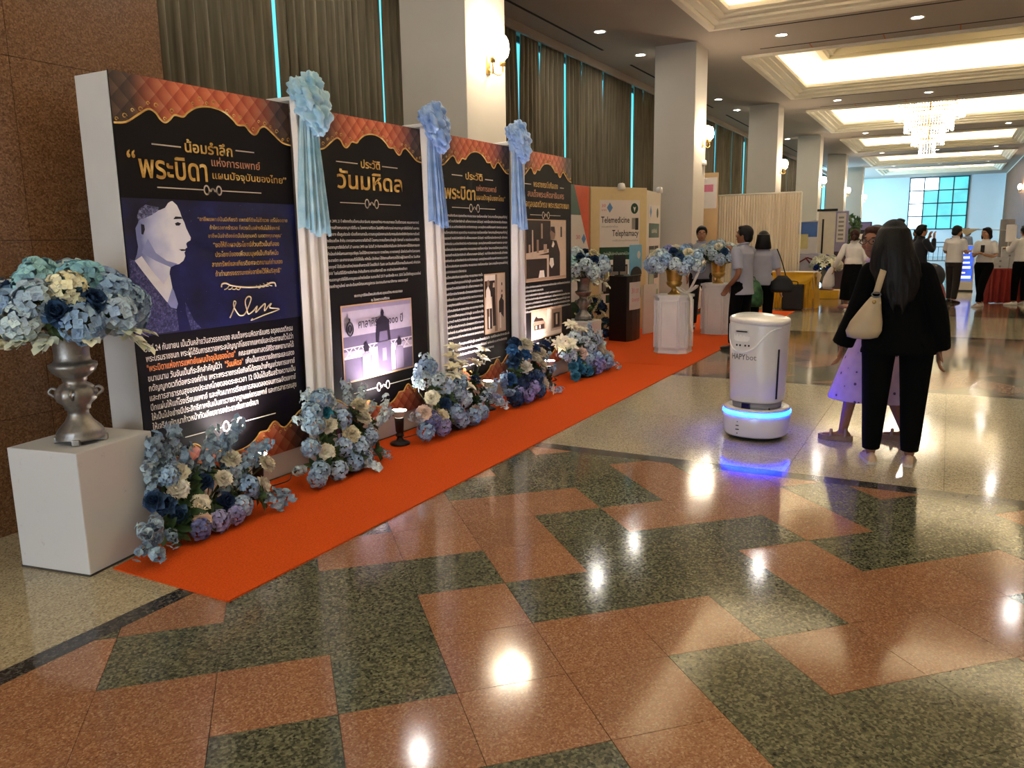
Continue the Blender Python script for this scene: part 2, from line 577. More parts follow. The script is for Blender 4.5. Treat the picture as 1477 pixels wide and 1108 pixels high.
INNER = [(.75, 5.72), (.75, 5.66), (.90, 5.66), (.94, 5.72), (1.02, 5.72), (1.10, 5.84), (1.30, 5.84)]
for k, (a, c) in enumerate(cof):
    def ringset(pr):
        mb = MB()
        mb.rings([rect_ring(a, c, i, z)[::-1] for i, z in pr], True, False, False)
        return mb
    ringset(PROF).build('coffer_moulding', m_mould, ceil_o)
    ringset(COVE).build('coffer_cove', m_cove, ceil_o)
    mb = ringset(INNER)
    mb.poly(rect_ring(a, c, 1.30, 5.84)[::-1])
    mb.build('coffer_centre', m_centre, ceil_o)
    led = MB()
    i0, i1 = .10, .17
    led.box(a + .3, c - .3, YC1 - i1, YC1 - i0, 5.222, 5.24); led.box(a + .3, c - .3, YC0 + i0, YC0 + i1, 5.222, 5.24)
    led.box(a + i0, a + i1, YC0 + .3, YC1 - .3, 5.222, 5.24); led.box(c - i1, c - i0, YC0 + .3, YC1 - .3, 5.222, 5.24)
    led.build('cove_light', m_led, ceil_o)['kind'] = 'stuff'
    # air slots on either side of the coffer and orange marker tapes
    for xs_ in (a - .55, c + .45):
        if XB + .2 < xs_ < XF - .2:
            mb = MB(); mb.box(xs_ - .022, xs_ + .022, YC0 + .3, YC1 - .35, CEIL - .004, CEIL + .002); mb.build('air_slot', m_slot, ceil_o)
    if k >= 2:
        for yy in (2.55, 1.3, 0.1, -1.1):
            mb = MB(); mb.box(a - .50, a - .12, yy - .012, yy + .012, CEIL - .003, CEIL + .001); mb.build('marker_tape', M('orange_tape', C('#b0622c'), .7), ceil_o)
for k in range(0, 6):
    for (xs_, ln) in ((9.2, 5.6), (16.3, 1.3)):
        mb = MB(); mb.box(xs_ + PER * k, xs_ + PER * k + ln, 6.0, 6.05, CEIL - .004, CEIL + .002); mb.build('air_slot', m_slot, ceil_o)

# ---- recessed downlights
m_rim = M('white_metal', C('#e9e6df'), 0.35, 0.2)
m_lens = glow('downlight_lens', WARMW, DOWN_E * 6)
b = MB(); b.lathe([(.085, .0), (.115, .0), (.115, -.012), (.105, -.016), (.085, -.006)], 20, cap=False)
rim_me = b.mesh('rim'); rim_me.materials.append(m_rim)
b = MB(); b.lathe([(.001, -.004), (.085, -.003)], 20, cap=False); lens_me = b.mesh('lens'); lens_me.materials.append(m_lens)
def downlight(x, y, label, group):
    t = thing('downlight', label, 'ceiling light', (x, y, CEIL - .001), 0, group)
    put('rim', rim_me, None, t); put('lens', lens_me, None, t)
ORD = ['nearest', 'second', 'third', 'fourth', 'fifth', 'sixth', 'seventh']
for k in range(-1, 6):
    for yy, wh in ((2.88, 'curtain side'), (.73, 'middle'), (-1.42, 'timber wall side')):
        downlight(15.4 - PER + PER * k, yy, 'round downlight in the %s ceiling strip between coffers, %s' % (ORD[k + 1], wh), 'downlights between the coffers')
for k in range(-1, 5):
    for xx, wh in ((13.46, 'before'), (15.53, 'beside')):
        downlight(xx + PER * k, 5.54, 'round downlight in the curtain aisle ceiling, just %s the %s column' % (wh, ('first', 'second', 'third', 'fourth', 'fifth', 'sixth')[k + 1]), 'downlights over the curtain aisle')

# ---- curtains: pleated drops with slits of daylight between
t_ = NT('olive_curtain')
_p = t_.pos()
_mp = t_.n('ShaderNodeMapping', {'Vector': _p, 'Scale': (8, 8, .4)}).outputs[0]
t_.set(color=t_.ramp(t_.noise(_mp, 3, 3), [(.3, C('#635b48')), (.7, C('#827862'))]), rough=.85, sheen=.2, spec=.2)
m_curt = t_.m
# (x of the slit, half width at the top, half width at the foot, height at which it closes)
slits = [(3.52, 0, 0, 0), (5.1, 0, 0, 0), (6.83, .002, .001, 0), (8.71, .004, 0, 3.2), (10.6, .02, 0, 2), (12.46, .05, 0, 3.7), (13.25, .035, 0, 4.2), (14.31, .045, .04, 0), (15.09, .035, 0, 4.2),
         (16.2, .045, 0, 3.4), (18.02, .055, .05, 0), (18.7, .04, 0, 4.5), (20.5, .05, .04, 0), (22.4, .03, 0, 3), (24.1, .05, 0, 3), (25.4, .10, .10, 0), (26.4, .07, 0, 4.3), (27.5, .09, .08, 0), (29.4, .13, .12, 0),
         (31.5, .05, 0, 3), (33.5, .08, .06, 0), (35.4, .1, 0, 4), (38.0, .1, .08, 0), (40.5, .06, 0, 3), (43, .1, .1, 0), (45.5, 0, 0, 0)]
rnd = random.Random(5)
ordn = 0
cnt_c = [0, 0, 0, 0]
for (xa, ta, ba, za), (xb, tb, bb, zb) in zip(slits, slits[1:]):
    W = xb - xa
    npl = max(4, int(W / .155)); nn = npl * 8
    ph = [rnd.uniform(.75, 1.25) for _ in range(npl + 1)]
    def edge(z, t, bt, zc):
        if zc <= 0: return bt + (t - bt) * z / 4.9
        return max(0.014, t * (z - zc) / (4.9 - zc))
    kx = .004 + .0030 * xa
    if ta > 0: ta += kx * .75
    if tb > 0: tb += kx * .75
    if ba > 0: ba += kx * .75
    if bb > 0: bb += kx * .75
    ta, tb, ba, bb = (max(v_, .016) for v_ in (ta, tb, ba, bb))
    mb = MB(); rr = []
    for z in (.03, .5, 1.2, 2.0, 2.8, 3.6, 4.2, 4.6, 4.95):
        l = xa + edge(z, ta, ba, za); r_ = xb - edge(z, tb, bb, zb)
        row = []
        for i in range(nn + 1):
            u = i / nn
            p_ = u * npl; q = int(min(p_, npl - 1)); f_ = p_ - q
            ed = min(u * W, (1 - u) * W); fl_ = min(1.0, .25 + ed / .25)
            amp = fl_ * .078 * (ph[q] * (1 - f_) + ph[q + 1] * f_) * (1.0 - .25 * (z / 4.95))
            row.append((l + (r_ - l) * u + .008 * math.sin(math.pi * u) * math.sin(9 * u + z), 6.6 + amp * math.sin(2 * math.pi * p_) + .02 * math.sin(5 * u * W), z))
        rr.append(row)
    mb.rings(rr, False, False, True)
    o = mb.build('curtain', m_curt)
    ordn += 1
    ords = ['first', 'second', 'third', 'fourth', 'fifth', 'sixth', 'seventh', 'eighth', 'ninth', 'tenth']
    gi = 0 if xa < 8.8 else 1 if xa < 19 else 2 if xa < 30 else 3
    cnt_c[gi] += 1
    where = ['olive pleated curtain above the posters, %s drop from the granite pier', 'olive pleated curtain between first and second columns, %s drop from the nearer',
             'olive pleated curtain between second and third columns, %s drop from the nearer', 'olive pleated curtain beyond the third column, %s drop counted down the hall'][gi] % ords[cnt_c[gi] - 1]
    tag(o, where, 'curtain', ['curtains near the granite pier', 'curtains in the second bay', 'curtains in the third bay', 'curtains far down the hall'][gi])

# ---- far wall window, four by four panes
b = MB()
WY0, WY1, WZ0, WZ1 = -.81, 2.46, 1.72, 4.92
for q in range(5):
    yy = WY0 + (WY1 - WY0) * q / 4; b.box(XF - .07, XF - .001, yy - .035, yy + .035, WZ0, WZ1)
    zz = WZ0 + (WZ1 - WZ0) * q / 4; b.box(XF - .07, XF - .001, WY0 - .035, WY1 + .035, zz - .035, zz + .035)
wf = struct(b.build('window_9', M('dark_frame', C('#24414f'), .5)))
for i in range(4):
    for j in range(4):
        t_ = _mats.get('sky_pane_%d' % (i + j // 3))
        if t_ is None:
            n_ = NT('sky_pane_%d' % (i + j // 3)); kk = i + j // 3
            cols = [(.10, .80, .85), (.10, .80, .86), (.14, .82, .90), (.75, .93, .97), (.85, .97, 1.0)]
            c1 = cols[min(kk, 4)]
            n_.set(color=(.1, .2, .25), rough=.2, emit=n_.ramp(n_.noise(n_.pos(), 1.1, 3), [(.35, tuple(v * .6 for v in c1)), (.7, c1)]), es=WINDOW_E * (3.2 if kk >= 3 else .62))
            _mats['sky_pane_%d' % kk] = n_.m; t_ = n_.m
        y0 = WY0 + (WY1 - WY0) * i / 4 + .035; z0 = WZ0 + (WZ1 - WZ0) * j / 4 + .035
        b = MB(); b.box(XF - .04, XF - .03, y0, y0 + (WY1 - WY0) / 4 - .07, z0, z0 + (WZ1 - WZ0) / 4 - .07)
        b.build('pane', t_, wf)
# lamp added for daylight in the uncurtained end bay (assumed glazed doors, curtain side)
lamp('assumed_daylight_doors', 'AREA', 600, (.42, .69, 1.0), None, (51.5, 6.7, 2.5), (math.radians(90), 0, 0), shape='RECTANGLE', size=10, size_y=4.6)
aim(bpy.data.objects['assumed_daylight_doors'], (0, -1, -.05))

# ---- sconces on the hall faces of the columns
m_brass = M('brass', C('#a98a4e'), .3, .9)
m_bulb = glow('candle_bulb', (1.0, .84, .6), 60)
m_shade = glow('glass_shade', (1.0, .88, .70), 26, False)
def sconce(x, y, z, label, ny=-1):
    t = thing('wall_sconce', label, 'wall lamp', (x, y, z), 0 if ny < 0 else math.pi, 'sconces on the columns')
    b = MB(); b.bbox(-.035, .035, -.02, 0, -.10, .10, .008); b.build('backplate', m_brass, t)
    for sx in (-1, 1):
        b = MB(); b.tube(smooth_path([(0, -.02, -.05), (sx * .05, -.09, -.10), (sx * .10, -.12, -.07), (sx * .10, -.12, 0)], 5), .008, 8); b.lathe([(.028, 0), (.03, .05), (.024, .055)], 12, (sx * .10, -.12, -.01))
        b.build('arm', m_brass, t)
        b = MB(); b.lathe([(.02, .055), (.055, .09), (.075, .16), (.066, .24), (.042, .29)], 14, (sx * .10, -.12, -.01)); b.build('shade', m_shade, t)
    lamp('sconce_light', 'POINT', SCONCE_W, (1.0, .8, .55), t, (0, -.3, .16), shadow_soft_size=.08)
sc_lab = ['glowing two-arm brass sconce on the white column behind the posters', 'glowing brass sconce on the column beside the pleated screen', 'glowing brass sconce on the column above the pleated screen',
          'glowing brass sconce on the fourth column, by the far boards', 'small glowing sconce on the fifth column down the hall', 'small glowing sconce on the last column before the bright bay']
for k in range(6): sconce(7.02 + 8.03 * k + (.42 if k == 0 else .55), 4.3, 3.28, sc_lab[k])
sconce(43.0, YR + .03, 3.3, 'glowing sconce on the timber wall at the right edge', 1)

# ---- chandelier: four tiers of crystal drops
ch = thing('chandelier', 'tiered crystal chandelier glowing under a ceiling coffer', 'chandelier', (27.9, .8, 0))
t_ = NT('crystal')
t_.set(color=(.95, .93, .88), rough=.08, spec=.8, emit=t_.ramp(t_.n('ShaderNodeObjectInfo').outputs['Random'], [(0, (1, .86, .6)), (1, (1, .95, .85))]), es=CHAND_E)
_isl = t_.n('ShaderNodeNewGeometry').outputs['Random Per Island']
t_.set(es=t_.math('MULTIPLY', CHAND_E * 2, t_.math('POWER', _isl, 1.7)))
m_cry = t_.m
m_cry.cycles.emission_sampling = 'NONE'
tiers = [(.94, 5.35, 4.88), (.66, 5.05, 4.52), (.44, 4.65, 4.12), (.22, 4.3, 3.83)]
rnd = random.Random(3)
b = MB(); b.tube([(0, 0, 5.84), (0, 0, 4.2)], .03, 8)
for R_, zt, zb in tiers: b.tube([(R_ * math.cos(a_ * math.pi / 12), R_ * math.sin(a_ * math.pi / 12), zt) for a_ in range(24)], .018, 6, closed=True)
for R_, zt, zb in tiers:
    for a_ in range(4): b.tube([(0, 0, zt), (R_ * math.cos(a_ * math.pi / 2), R_ * math.sin(a_ * math.pi / 2), zt)], .01, 6)
b.build('frame', m_brass, ch)
for ti, (R_, zt, zb) in enumerate(tiers):
    b = MB()
    n_ = int(R_ * 84)
    for i in range(n_):
        a_ = 2 * math.pi * i / n_
        z = zt - rnd.uniform(0, .02)
        zend = zb + rnd.uniform(0, .05)
        while z > zend:
            w_ = .017; h_ = .07
            cx, cy = R_ * math.cos(a_), R_ * math.sin(a_)
            b.add([(cx, cy, z), (cx + w_, cy, z - h_ / 2), (cx, cy + w_, z - h_ / 2), (cx - w_, cy, z - h_ / 2), (cx, cy - w_, z - h_ / 2), (cx, cy, z - h_)],
                  [(0, 1, 2), (0, 2, 3), (0, 3, 4), (0, 4, 1), (5, 2, 1), (5, 3, 2), (5, 4, 3), (5, 1, 4)])
            z -= .078
    o = b.build('crystal_tier', m_cry, ch); o['kind'] = 'stuff'
for a_ in range(8):
    b = MB(); b.ball((.55 * math.cos(a_ * math.pi / 4), .55 * math.sin(a_ * math.pi / 4), 5.0), .05); b.build('bulb', glow('chandelier_bulb', (1, .85, .6), 40), ch)
# ================================================================== the four poster panels
PY = 3.74
m_board = M('white_board', C('#d9d5d0'), .6, var=.03, scale=5, bump=.05)
m_print = M('black_print', C('#0d080c'), .5, var=.25, scale=1.5, spec=.22)
m_ink = M('white_ink', C('#e8e2d8'), .5, var=.03)
m_goldink = None
t_ = NT('gold_ink')
_p = t_.coord('Object')
_s = t_.n('ShaderNodeSeparateXYZ', {0: _p}).outputs
t_.set(color=t_.ramp(t_.noise(_p, 14, 2), [(.3, C('#a8762b')), (.55, C('#e0b35c')), (.75, C('#f4dc96'))]), rough=.4)
m_gold = t_.m
m_orange = M('orange_ink', C('#e8894a'), .5)
# quilted leather print: diagonal buttons, red in the middle and umber towards the sides
def quilt_mat(W):
    key = 'quilt_print_%d' % int(W * 100)
    if key in _mats: return _mats[key]
    t = NT(key)
    p = t.coord('Object')
    s = t.n('ShaderNodeSeparateXYZ', {0: p}).outputs
    k = 13.0
    a = t.math('FRACT', t.math('MULTIPLY', t.math('ADD', s[0], s[2]), k * .72))
    b = t.math('FRACT', t.math('MULTIPLY', t.math('SUBTRACT', s[0], s[2]), k * .72))
    da = t.math('ABSOLUTE', t.math('SUBTRACT', a, .5)); db = t.math('ABSOLUTE', t.math('SUBTRACT', b, .5))
    edge = t.math('MAXIMUM', da, db)
    ton = t.math('ADD', t.math('MULTIPLY', t.math('ADD', a, b), .5), t.math('MULTIPLY', edge, -.35))
    red = t.ramp(ton, [(.05, C('#bd4e32')), (.5, C('#e07650')), (.95, C('#f2a684'))])
    umb = t.ramp(ton, [(.05, C('#352624')), (.5, C('#564038')), (.95, C('#77604f'))])
    d = t.math('DIVIDE', t.math('ABSOLUTE', t.math('SUBTRACT', s[0], W * .5)), W * .5)
    f = t.ramp(d, [(.28, (0, 0, 0)), (.55, (.35, .35, .35)), (.82, (1, 1, 1))])
    t.set(color=t.mix(f, red, umb), rough=.4)
    _mats[key] = t.m
    return t.m
t_ = NT('navy_print')
_p = t_.coord('Object')
_st = t_.ramp(t_.n('ShaderNodeTexVoronoi', {'Vector': _p, 'Scale': 26.0}).outputs['Distance'], [(0.0, (.75, .8, 1)), (.035, (.05, .06, .2)), (.06, (0, 0, 0))])
t_.set(color=t_.mix(1.0, t_.ramp(t_.noise(_p, 4, 4), [(.35, C('#0b0d2c')), (.6, C('#171c56')), (.8, C('#2b3580'))]), _st, 'ADD'), rough=.4)
m_navy = t_.m
def ink(name, c): return M(name, C(c), .5, var=.05, scale=20)

SC = [(0, 2.125), (.06, 2.135), (.12, 2.18), (.17, 2.215), (.205, 2.205), (.228, 2.172), (.25, 2.16), (.275, 2.178), (.30, 2.205), (.345, 2.203), (.37, 2.228), (.41, 2.258), (.45, 2.273), (.5, 2.279)]
SC = SC + [(1 - a, z) for a, z in SC[-2::-1]]
def flat(poly, y):
    return [(a, y, z) for a, z in poly]
def shape(name, poly, y, mat, parent):
    b = MB(); b.poly(flat(poly, y) if not isinstance(poly[0][0], (list, tuple)) else [])
    if sum((poly[i - 1][0] - poly[i][0]) * (poly[i - 1][1] + poly[i][1]) for i in range(len(poly))) > 0:
        pass
    return b.build(name, mat, parent)
def shapes(name, polys, y, mats, parent):
    """several flat inked shapes of one picture, in order; polys = [(points, material index)]"""
    b = MB()
    for k, (pl, mi) in enumerate(polys):
        b.add(flat(pl, y - .00015 * k), [tuple(range(len(pl)))], False, mi)
    return b.build(name, mats, parent)
def rectp(x0, x1, z0, z1): return [(x0, z0), (x1, z0), (x1, z1), (x0, z1)]
def bar(mb, x0, x1, z, h, y):
    mb.poly(flat(rectp(x0, x1, z - h / 2, z + h / 2), y))
def ornament(mb, cx, z, w, y, s=1.0):
    """thin rule with a looped knot in the middle"""
    def ribbon(pts, th=.0045):
        P = smooth_path([(a, 0, b) for a, b in pts], 5)
        L, R_ = [], []
        for i, p in enumerate(P):
            d_ = (P[min(i + 1, len(P) - 1)] - P[max(i - 1, 0)])
            nrm = Vector((-d_.z, 0, d_.x)).normalized() * th
            L.append(p + nrm); R_.append(p - nrm)
        o = len(mb.v)
        for i in range(len(P)):
            mb.v.append((L[i].x, y, L[i].z)); mb.v.append((R_[i].x, y, R_[i].z))
        for i in range(len(P) - 1):
            mb.f.append((o + 2 * i, o + 2 * i + 1, o + 2 * i + 3, o + 2 * i + 2)); mb.mi.append(mb.cur); mb.sm.append(False)
    for sg in (-1, 1):
        ribbon([(cx + sg * (.055 + .022 * math.cos(a)) * s, z + .03 * s * math.sin(a)) for a in [k * math.pi / 5 for k in range(11)]])
        ribbon([(cx + sg * .05 * s, z - .03 * s), (cx + sg * .03 * s, z - .01 * s), (cx, z + .012 * s), (cx - sg * .02 * s, z - .01 * s)])
    return ribbon

BODY1 = ["วันที่ 24 กันยายน เป็นวันคล้ายวันสวรรคตของ สมเด็จพระมหิตลาธิเบศร อดุลยเดชวิกรม",
 "พระบรมราชชนก พระผู้ได้รับการถวายพระสมัญญาภิไธยจากแพทย์และประชาชนทั่วไปว่า", None, None,
 "กตัญญูกตเวทีต่อพระองค์ท่าน เพราะพระราชกรณียกิจที่ได้ทรงบำเพ็ญแก่วงการแพทย์",
 "และการสาธารณสุขของประเทศไทยตลอดระยะเวลา 12 ปีนั้นได้เสริมสร้างความเป็น",
 "ปึกแผ่นให้แก่โรงเรียนแพทย์ และพัฒนาการเรียนการสอนตลอดจนการผลิตแพทย์",
 "ให้เป็นไปอย่างมีประสิทธิภาพอันเป็นการวางรากฐานแก่การแพทย์ และการสาธารณสุข",
 "ให้เจริญพัฒนาก้าวหน้าทัดเทียมอารยประเทศในกาลต่อมา"]
BODY2 = ["ใน พ.ศ. 2493, 21 ปี หลังจากที่สมเด็จพระมหิตลาธิเบศร อดุลยเดชวิกรม พระบรมราชชนก ได้เสด็จสวรรคต คณะแพทยศาสตร์",
 "ได้ทำการสร้างพระราชานุสาวรีย์ขึ้น ณ โรงพยาบาลศิริราช โดยมีพิธีวางศิลาฤกษ์ พระราชานุสาวรีย์เมื่อวันที่ เมษายน",
 "ตั้งอยู่กลาง เป็นศูนย์รวมใจ เมื่อเสร็จงานการปั้น ความสมบูรณ์ของงานประติมากรรมอันประณีตศิลป์ทุกประการด้วยดี",
 "จึงเชิญเสด็จฯ สำคัญ อาคารสถานพยาบาลที่สร้างไว้ โดยพระบาทสมเด็จพระเจ้าอยู่หัว รัชกาลที่ ๙ ทรงประกอบพิธีเปิด",
 "พระราชานุสาวรีย์เมื่อวันที่ 27 เมษายน 2493 และ ในวันที่ 24 กันยายนปีเดียวกันนั้นเอง นักศึกษาแพทย์ได้เชิญพวงมาลา",
 "เพื่อน้อมรำลึกในพระมหากรุณาธิคุณ โดยได้มีการวางพวงมาลา ถวายบังคม ถวายราชสดุดี เนื่องในวันคล้ายวันสวรรคต",
 "พระราชบิดา และสาธารณชนทั่วไปได้เห็น หลังนั้น นักศึกษา ได้จัดงานเพื่อหารายได้ช่วยผู้ป่วยยากไร้ ณ วันมหิดล",
 "ของทุกปี ได้เริ่มมีการจำหน่ายธงเพื่อหารายได้ โดยมีชื่อว่า วันธง และวันมหิดลที่ได้กลายเป็นประเพณี เพื่อรำลึก",
 "2503 โดยในปีนี้ได้มีการจัดทำธง สำคัญยิ่งการ ความจริงการนี้ และ การจำหน่ายธงยังคงสืบมา",
 "   พระราชานุสาวรีย์ได้รับการบูรณะอย่างต่อเนื่อง จนกระทั่งปี 2517 และอีกครั้ง พ.ศ. 2535 โดยได้สร้างฐานรองใหม่",
 "โดยสร้างฐานใหญ่ และประดับแสงไฟรอบพระรูปถาวร ประชาชนเดินทางมาสักการะ ตลอดมาทุกปี"]
_base3 = ["สมเด็จพระมหิตลาธิเบศร อดุลยเดชวิกรม พระบรมราชชนก ทรงเป็นพระราชโอรส", "ในพระบาทสมเด็จพระจุลจอมเกล้าเจ้าอยู่หัว และสมเด็จพระศรีสวรินทิรา", "บรมราชเทวี พระพันวัสสาอัยยิกาเจ้า เสด็จพระราชสมภพ เมื่อวันศุกร์", "ทรงสำเร็จการศึกษาวิชาทหารเรือ แล้วทรงสนพระทัยวิชาการแพทย์", "ทรงศึกษาต่อ ณ มหาวิทยาลัยฮาร์วาร์ด สาขาวิชาสาธารณสุข", "และทรงอุทิศพระองค์เพื่อการแพทย์ การพยาบาล และการสาธารณสุข"]

class Lines:
    """collects the text lines and rules of one block; each becomes a part of its own"""
    def __init__(s): s.L = []
    def text(s, body, x, z, w, h, y, bold=.012, res=1): s.L.append(('t', body, x, z, w, h, y, bold, res))
    def rule(s, x0, x1, z, h, y): s.L.append(('r', x0, x1, z, h, y))
    def knot(s, cx, z, w, y, k=1.0):
        s.rule(cx - w / 2, cx - .075 * k, z, .006, y); s.rule(cx + .075 * k, cx + w / 2, z, .006, y); s.L.append(('k', cx, z, y, k))
    def build(s, name, mat, parent):
        for q in s.L:
            if q[0] == 't': text_line(parent, q[1], q[2], q[3], q[4], q[5], q[6], q[7], mat, q[8], name)
            elif q[0] == 'r':
                mb = MB(); bar(mb, *q[1:]); mb.build('rule', mat, parent)
            else:
                mb = MB(); ornament(mb, q[1], q[2], 0, q[3], q[4]); mb.build('knot_ornament', mat, parent)

def make_panel(n, X0, W, label):
    root = thing('poster_stand', label, 'poster stand', (X0, PY, 0))
    b = MB(); b.bbox(0, W, .004, .262, .008, 2.375, .006); b.build('body', m_board, root)
    b = MB(); b.box(0.004, W - .002, -.002, .004, .165, 2.38); pos = b.build('poster', m_print, root)
    y = -.0035
    top = [(W * a, z) for a, z in SC]
    P = [(p.x, p.z) for p in smooth_path([(a, 0, z) for a, z in top], 4)]
    qm = quilt_mat(W)
    def strip(P, zlim, nm):
        mb = MB()
        for (a, z), (c, d) in zip(P, P[1:]):
            mb.add([(a, y, z), (c, y, d), (c, y, zlim), (a, y, zlim)], [(0, 1, 2, 3)])
        mb.build(nm, qm, pos)
    strip([(min(max(a, .004), W - .002), z) for a, z in P], 2.379, 'quilted_header')
    PB = [(a, .165 + 2.38 - z) for a, z in P]
    strip([(min(max(a, .004), W - .002), z) for a, z in PB], .166, 'quilted_footer')
    for PP, sg in ((P, 1), (PB, -1)):
        b = MB()
        b.tube([(min(max(a, .008), W - .008), y - .002, z) for a, z in PP], .0055, 5)
        # small scrolls riding on the scallops
        for q in range(26):
            a = W * (q + .5) / 26
            if .30 < q / 26 < .36: continue
            i = min(range(len(PP)), key=lambda k: abs(PP[k][0] - a))
            zz = PP[i][1] + sg * (.018 + .012 * (q % 3))
            r_ = .011 + .004 * (q % 2)
            b.tube([(a + r_ * math.cos(t) * (1 - t / 9), y - .001, zz + r_ * math.sin(t) * (1 - t / 9)) for t in [k * .8 for k in range(8)]], .0028, 4)
        b.build('gold_border', m_gold, pos)
    return root, pos, y - .003

pan = []
# ---- panel 1
r, po, y = make_panel(1, 2.69, 1.25, 'tall black poster panel with a large profile portrait, beside the granite pier')
b = Lines()
b.text("น้อมรำลึก", .425, 2.018, .335, .058, y, .02, 2)
b.text("พระบิดา", .125, 1.866, .44, .118, y, .016, 3)
b.text("“", .06, 1.90, .05, .10, y, .02, 2)
b.build('title_text', m_gold, po)
b = Lines(); b.text("แห่งการแพทย์", .60, 1.955, .37, .043, y, .012, 2); b.build('title_text', ink('copper_ink', '#c98d6a'), po)
b = Lines(); b.text("แผนปัจจุบันของไทย”", .60, 1.884, .585, .040, y, .012, 2); b.build('title_text', m_gold, po)
b = Lines(); b.rule(.215, .40, 2.04, .007, y); b.rule(.785, .93, 2.055, .007, y); b.knot(.595, 1.818, .74, y, .8)
b.build('ornament', ink('silver_ink', '#d8c8b4'), po)
b = MB(); b.poly(flat(rectp(.004, 1.246, 1.035, 1.757), y + .002)); pic = b.build('portrait_print', m_navy, po)
FG = {'topdark': [(.165, 1.752), (.25, 1.757), (.312, 1.752), (.284, 1.738), (.262, 1.712), (.225, 1.698), (.235, 1.722), (.20, 1.735)], 'face': [(0.245, 1.728), (0.281, 1.743), (0.312, 1.75), (0.34, 1.728), (0.356, 1.695), (0.366, 1.661), (0.379, 1.636), (0.388, 1.605), (0.404, 1.572), (0.414, 1.553), (0.41, 1.538), (0.387, 1.528), (0.379, 1.519), (0.384, 1.499), (0.371, 1.492), (0.371, 1.48), (0.362, 1.471), (0.366, 1.452), (0.351, 1.427), (0.32, 1.409), (0.274, 1.404), (0.264, 1.394), (0.255, 1.371), (0.246, 1.303), (0.219, 1.207), (0.14, 1.309), (0.082, 1.386), (0.046, 1.436), (0.063, 1.468), (0.075, 1.508), (0.071, 1.549), (0.07, 1.603), (0.092, 1.641), (0.122, 1.658), (0.171, 1.677), (0.218, 1.703)],
'hair': [(0.07, 1.603), (0.068, 1.641), (0.08, 1.677), (0.105, 1.714), (0.135, 1.73), (0.17, 1.747), (0.209, 1.755), (0.253, 1.755), (0.292, 1.756), (0.315, 1.75), (0.281, 1.741), (0.253, 1.713), (0.217, 1.696), (0.176, 1.672), (0.126, 1.654), (0.094, 1.639)],
'greyhair': [(0.085, 1.661), (0.104, 1.702), (0.144, 1.725), (0.176, 1.72), (0.223, 1.713), (0.217, 1.696), (0.176, 1.672), (0.126, 1.654), (0.094, 1.639)],
'ear': [(0.092, 1.641), (0.114, 1.654), (0.134, 1.642), (0.141, 1.613), (0.129, 1.573), (0.114, 1.549), (0.093, 1.549), (0.083, 1.573), (0.081, 1.609)],
'earhole': [(0.104, 1.625), (0.123, 1.621), (0.125, 1.597), (0.112, 1.569), (0.101, 1.573)],
'brow': [(0.308, 1.652), (0.323, 1.667), (0.36, 1.666), (0.368, 1.655), (0.337, 1.654)],
'eye': [(0.316, 1.63), (0.335, 1.637), (0.357, 1.63), (0.343, 1.618), (0.322, 1.618)],
'mouth': [(0.327, 1.489), (0.35, 1.49), (0.375, 1.488), (0.37, 1.481), (0.343, 1.48)],
'jawshade': [(0.138, 1.548), (0.178, 1.474), (0.242, 1.43), (0.31, 1.411), (0.264, 1.394), (0.173, 1.432), (0.092, 1.476)],
'collar': [(0.046, 1.436), (0.09, 1.459), (0.147, 1.375), (0.208, 1.305), (0.253, 1.354), (0.261, 1.285), (0.222, 1.204), (0.14, 1.307), (0.082, 1.385)],
'tie': [(0.222, 1.204), (0.261, 1.285), (0.271, 1.259), (0.289, 1.193), (0.276, 1.165), (0.239, 1.177)],
'suit': [(0.017, 1.449), (0.046, 1.436), (0.082, 1.386), (0.14, 1.309), (0.219, 1.204), (0.277, 1.155), (0.281, 1.045), (0.1, 1.04), (0.006, 1.038), (0.006, 1.173), (0.006, 1.334)],
'lapel': [(0.337, 1.202), (0.386, 1.092), (0.432, 1.043), (0.364, 1.037), (0.338, 1.141)]}
t_ = NT('grainy_suit_print'); _p = t_.coord('Object')
t_.set(color=t_.ramp(t_.noise(_p, 90, 5, .8), [(.4, C('#1d1d4a')), (.55, C('#4a4c80')), (.75, C('#9a9cc4'))]), rough=.4); m_suit = t_.m
t_ = NT('grey_hair_print'); _p = t_.coord('Object')
t_.set(color=t_.ramp(t_.noise(_p, 70, 5, .8), [(.38, C('#16142e')), (.55, C('#6d6f9c')), (.7, C('#c9ccea'))]), rough=.5); m_ghair = t_.m
t_ = NT('pale_face_print'); _p = t_.coord('Object')
_sx = t_.n('ShaderNodeSeparateXYZ', {0: _p}).outputs[0]
_g = t_.math('ADD', t_.math('MULTIPLY', t_.math('SUBTRACT', _sx, .06), 3.0), t_.math('MULTIPLY', t_.math('SUBTRACT', t_.noise(_p, 9, 4), .5), .55))
t_.set(color=t_.ramp(_g, [(.05, C('#7a82b8')), (.35, C('#c2c8ec')), (.7, C('#f4f4ff'))]), rough=.4); m_facep = t_.m
shapes('portrait_figure', [(FG['suit'], 0), (FG['lapel'], 0), (FG['face'], 1), (FG['jawshade'], 2), (FG['hair'], 3), (FG['greyhair'], 5), (FG['topdark'], 3), (FG['ear'], 1), (FG['earhole'], 3), (FG['brow'], 3), (FG['eye'], 3), (FG['mouth'], 3), (FG['collar'], 4), (FG['tie'], 2)], y + .001,
       [m_suit, m_facep, ink('portrait_shade', '#8f97cc'), ink('portrait_dark', '#14122c'), ink('portrait_white', '#e4e4ee'), m_ghair], pic)
b = Lines()
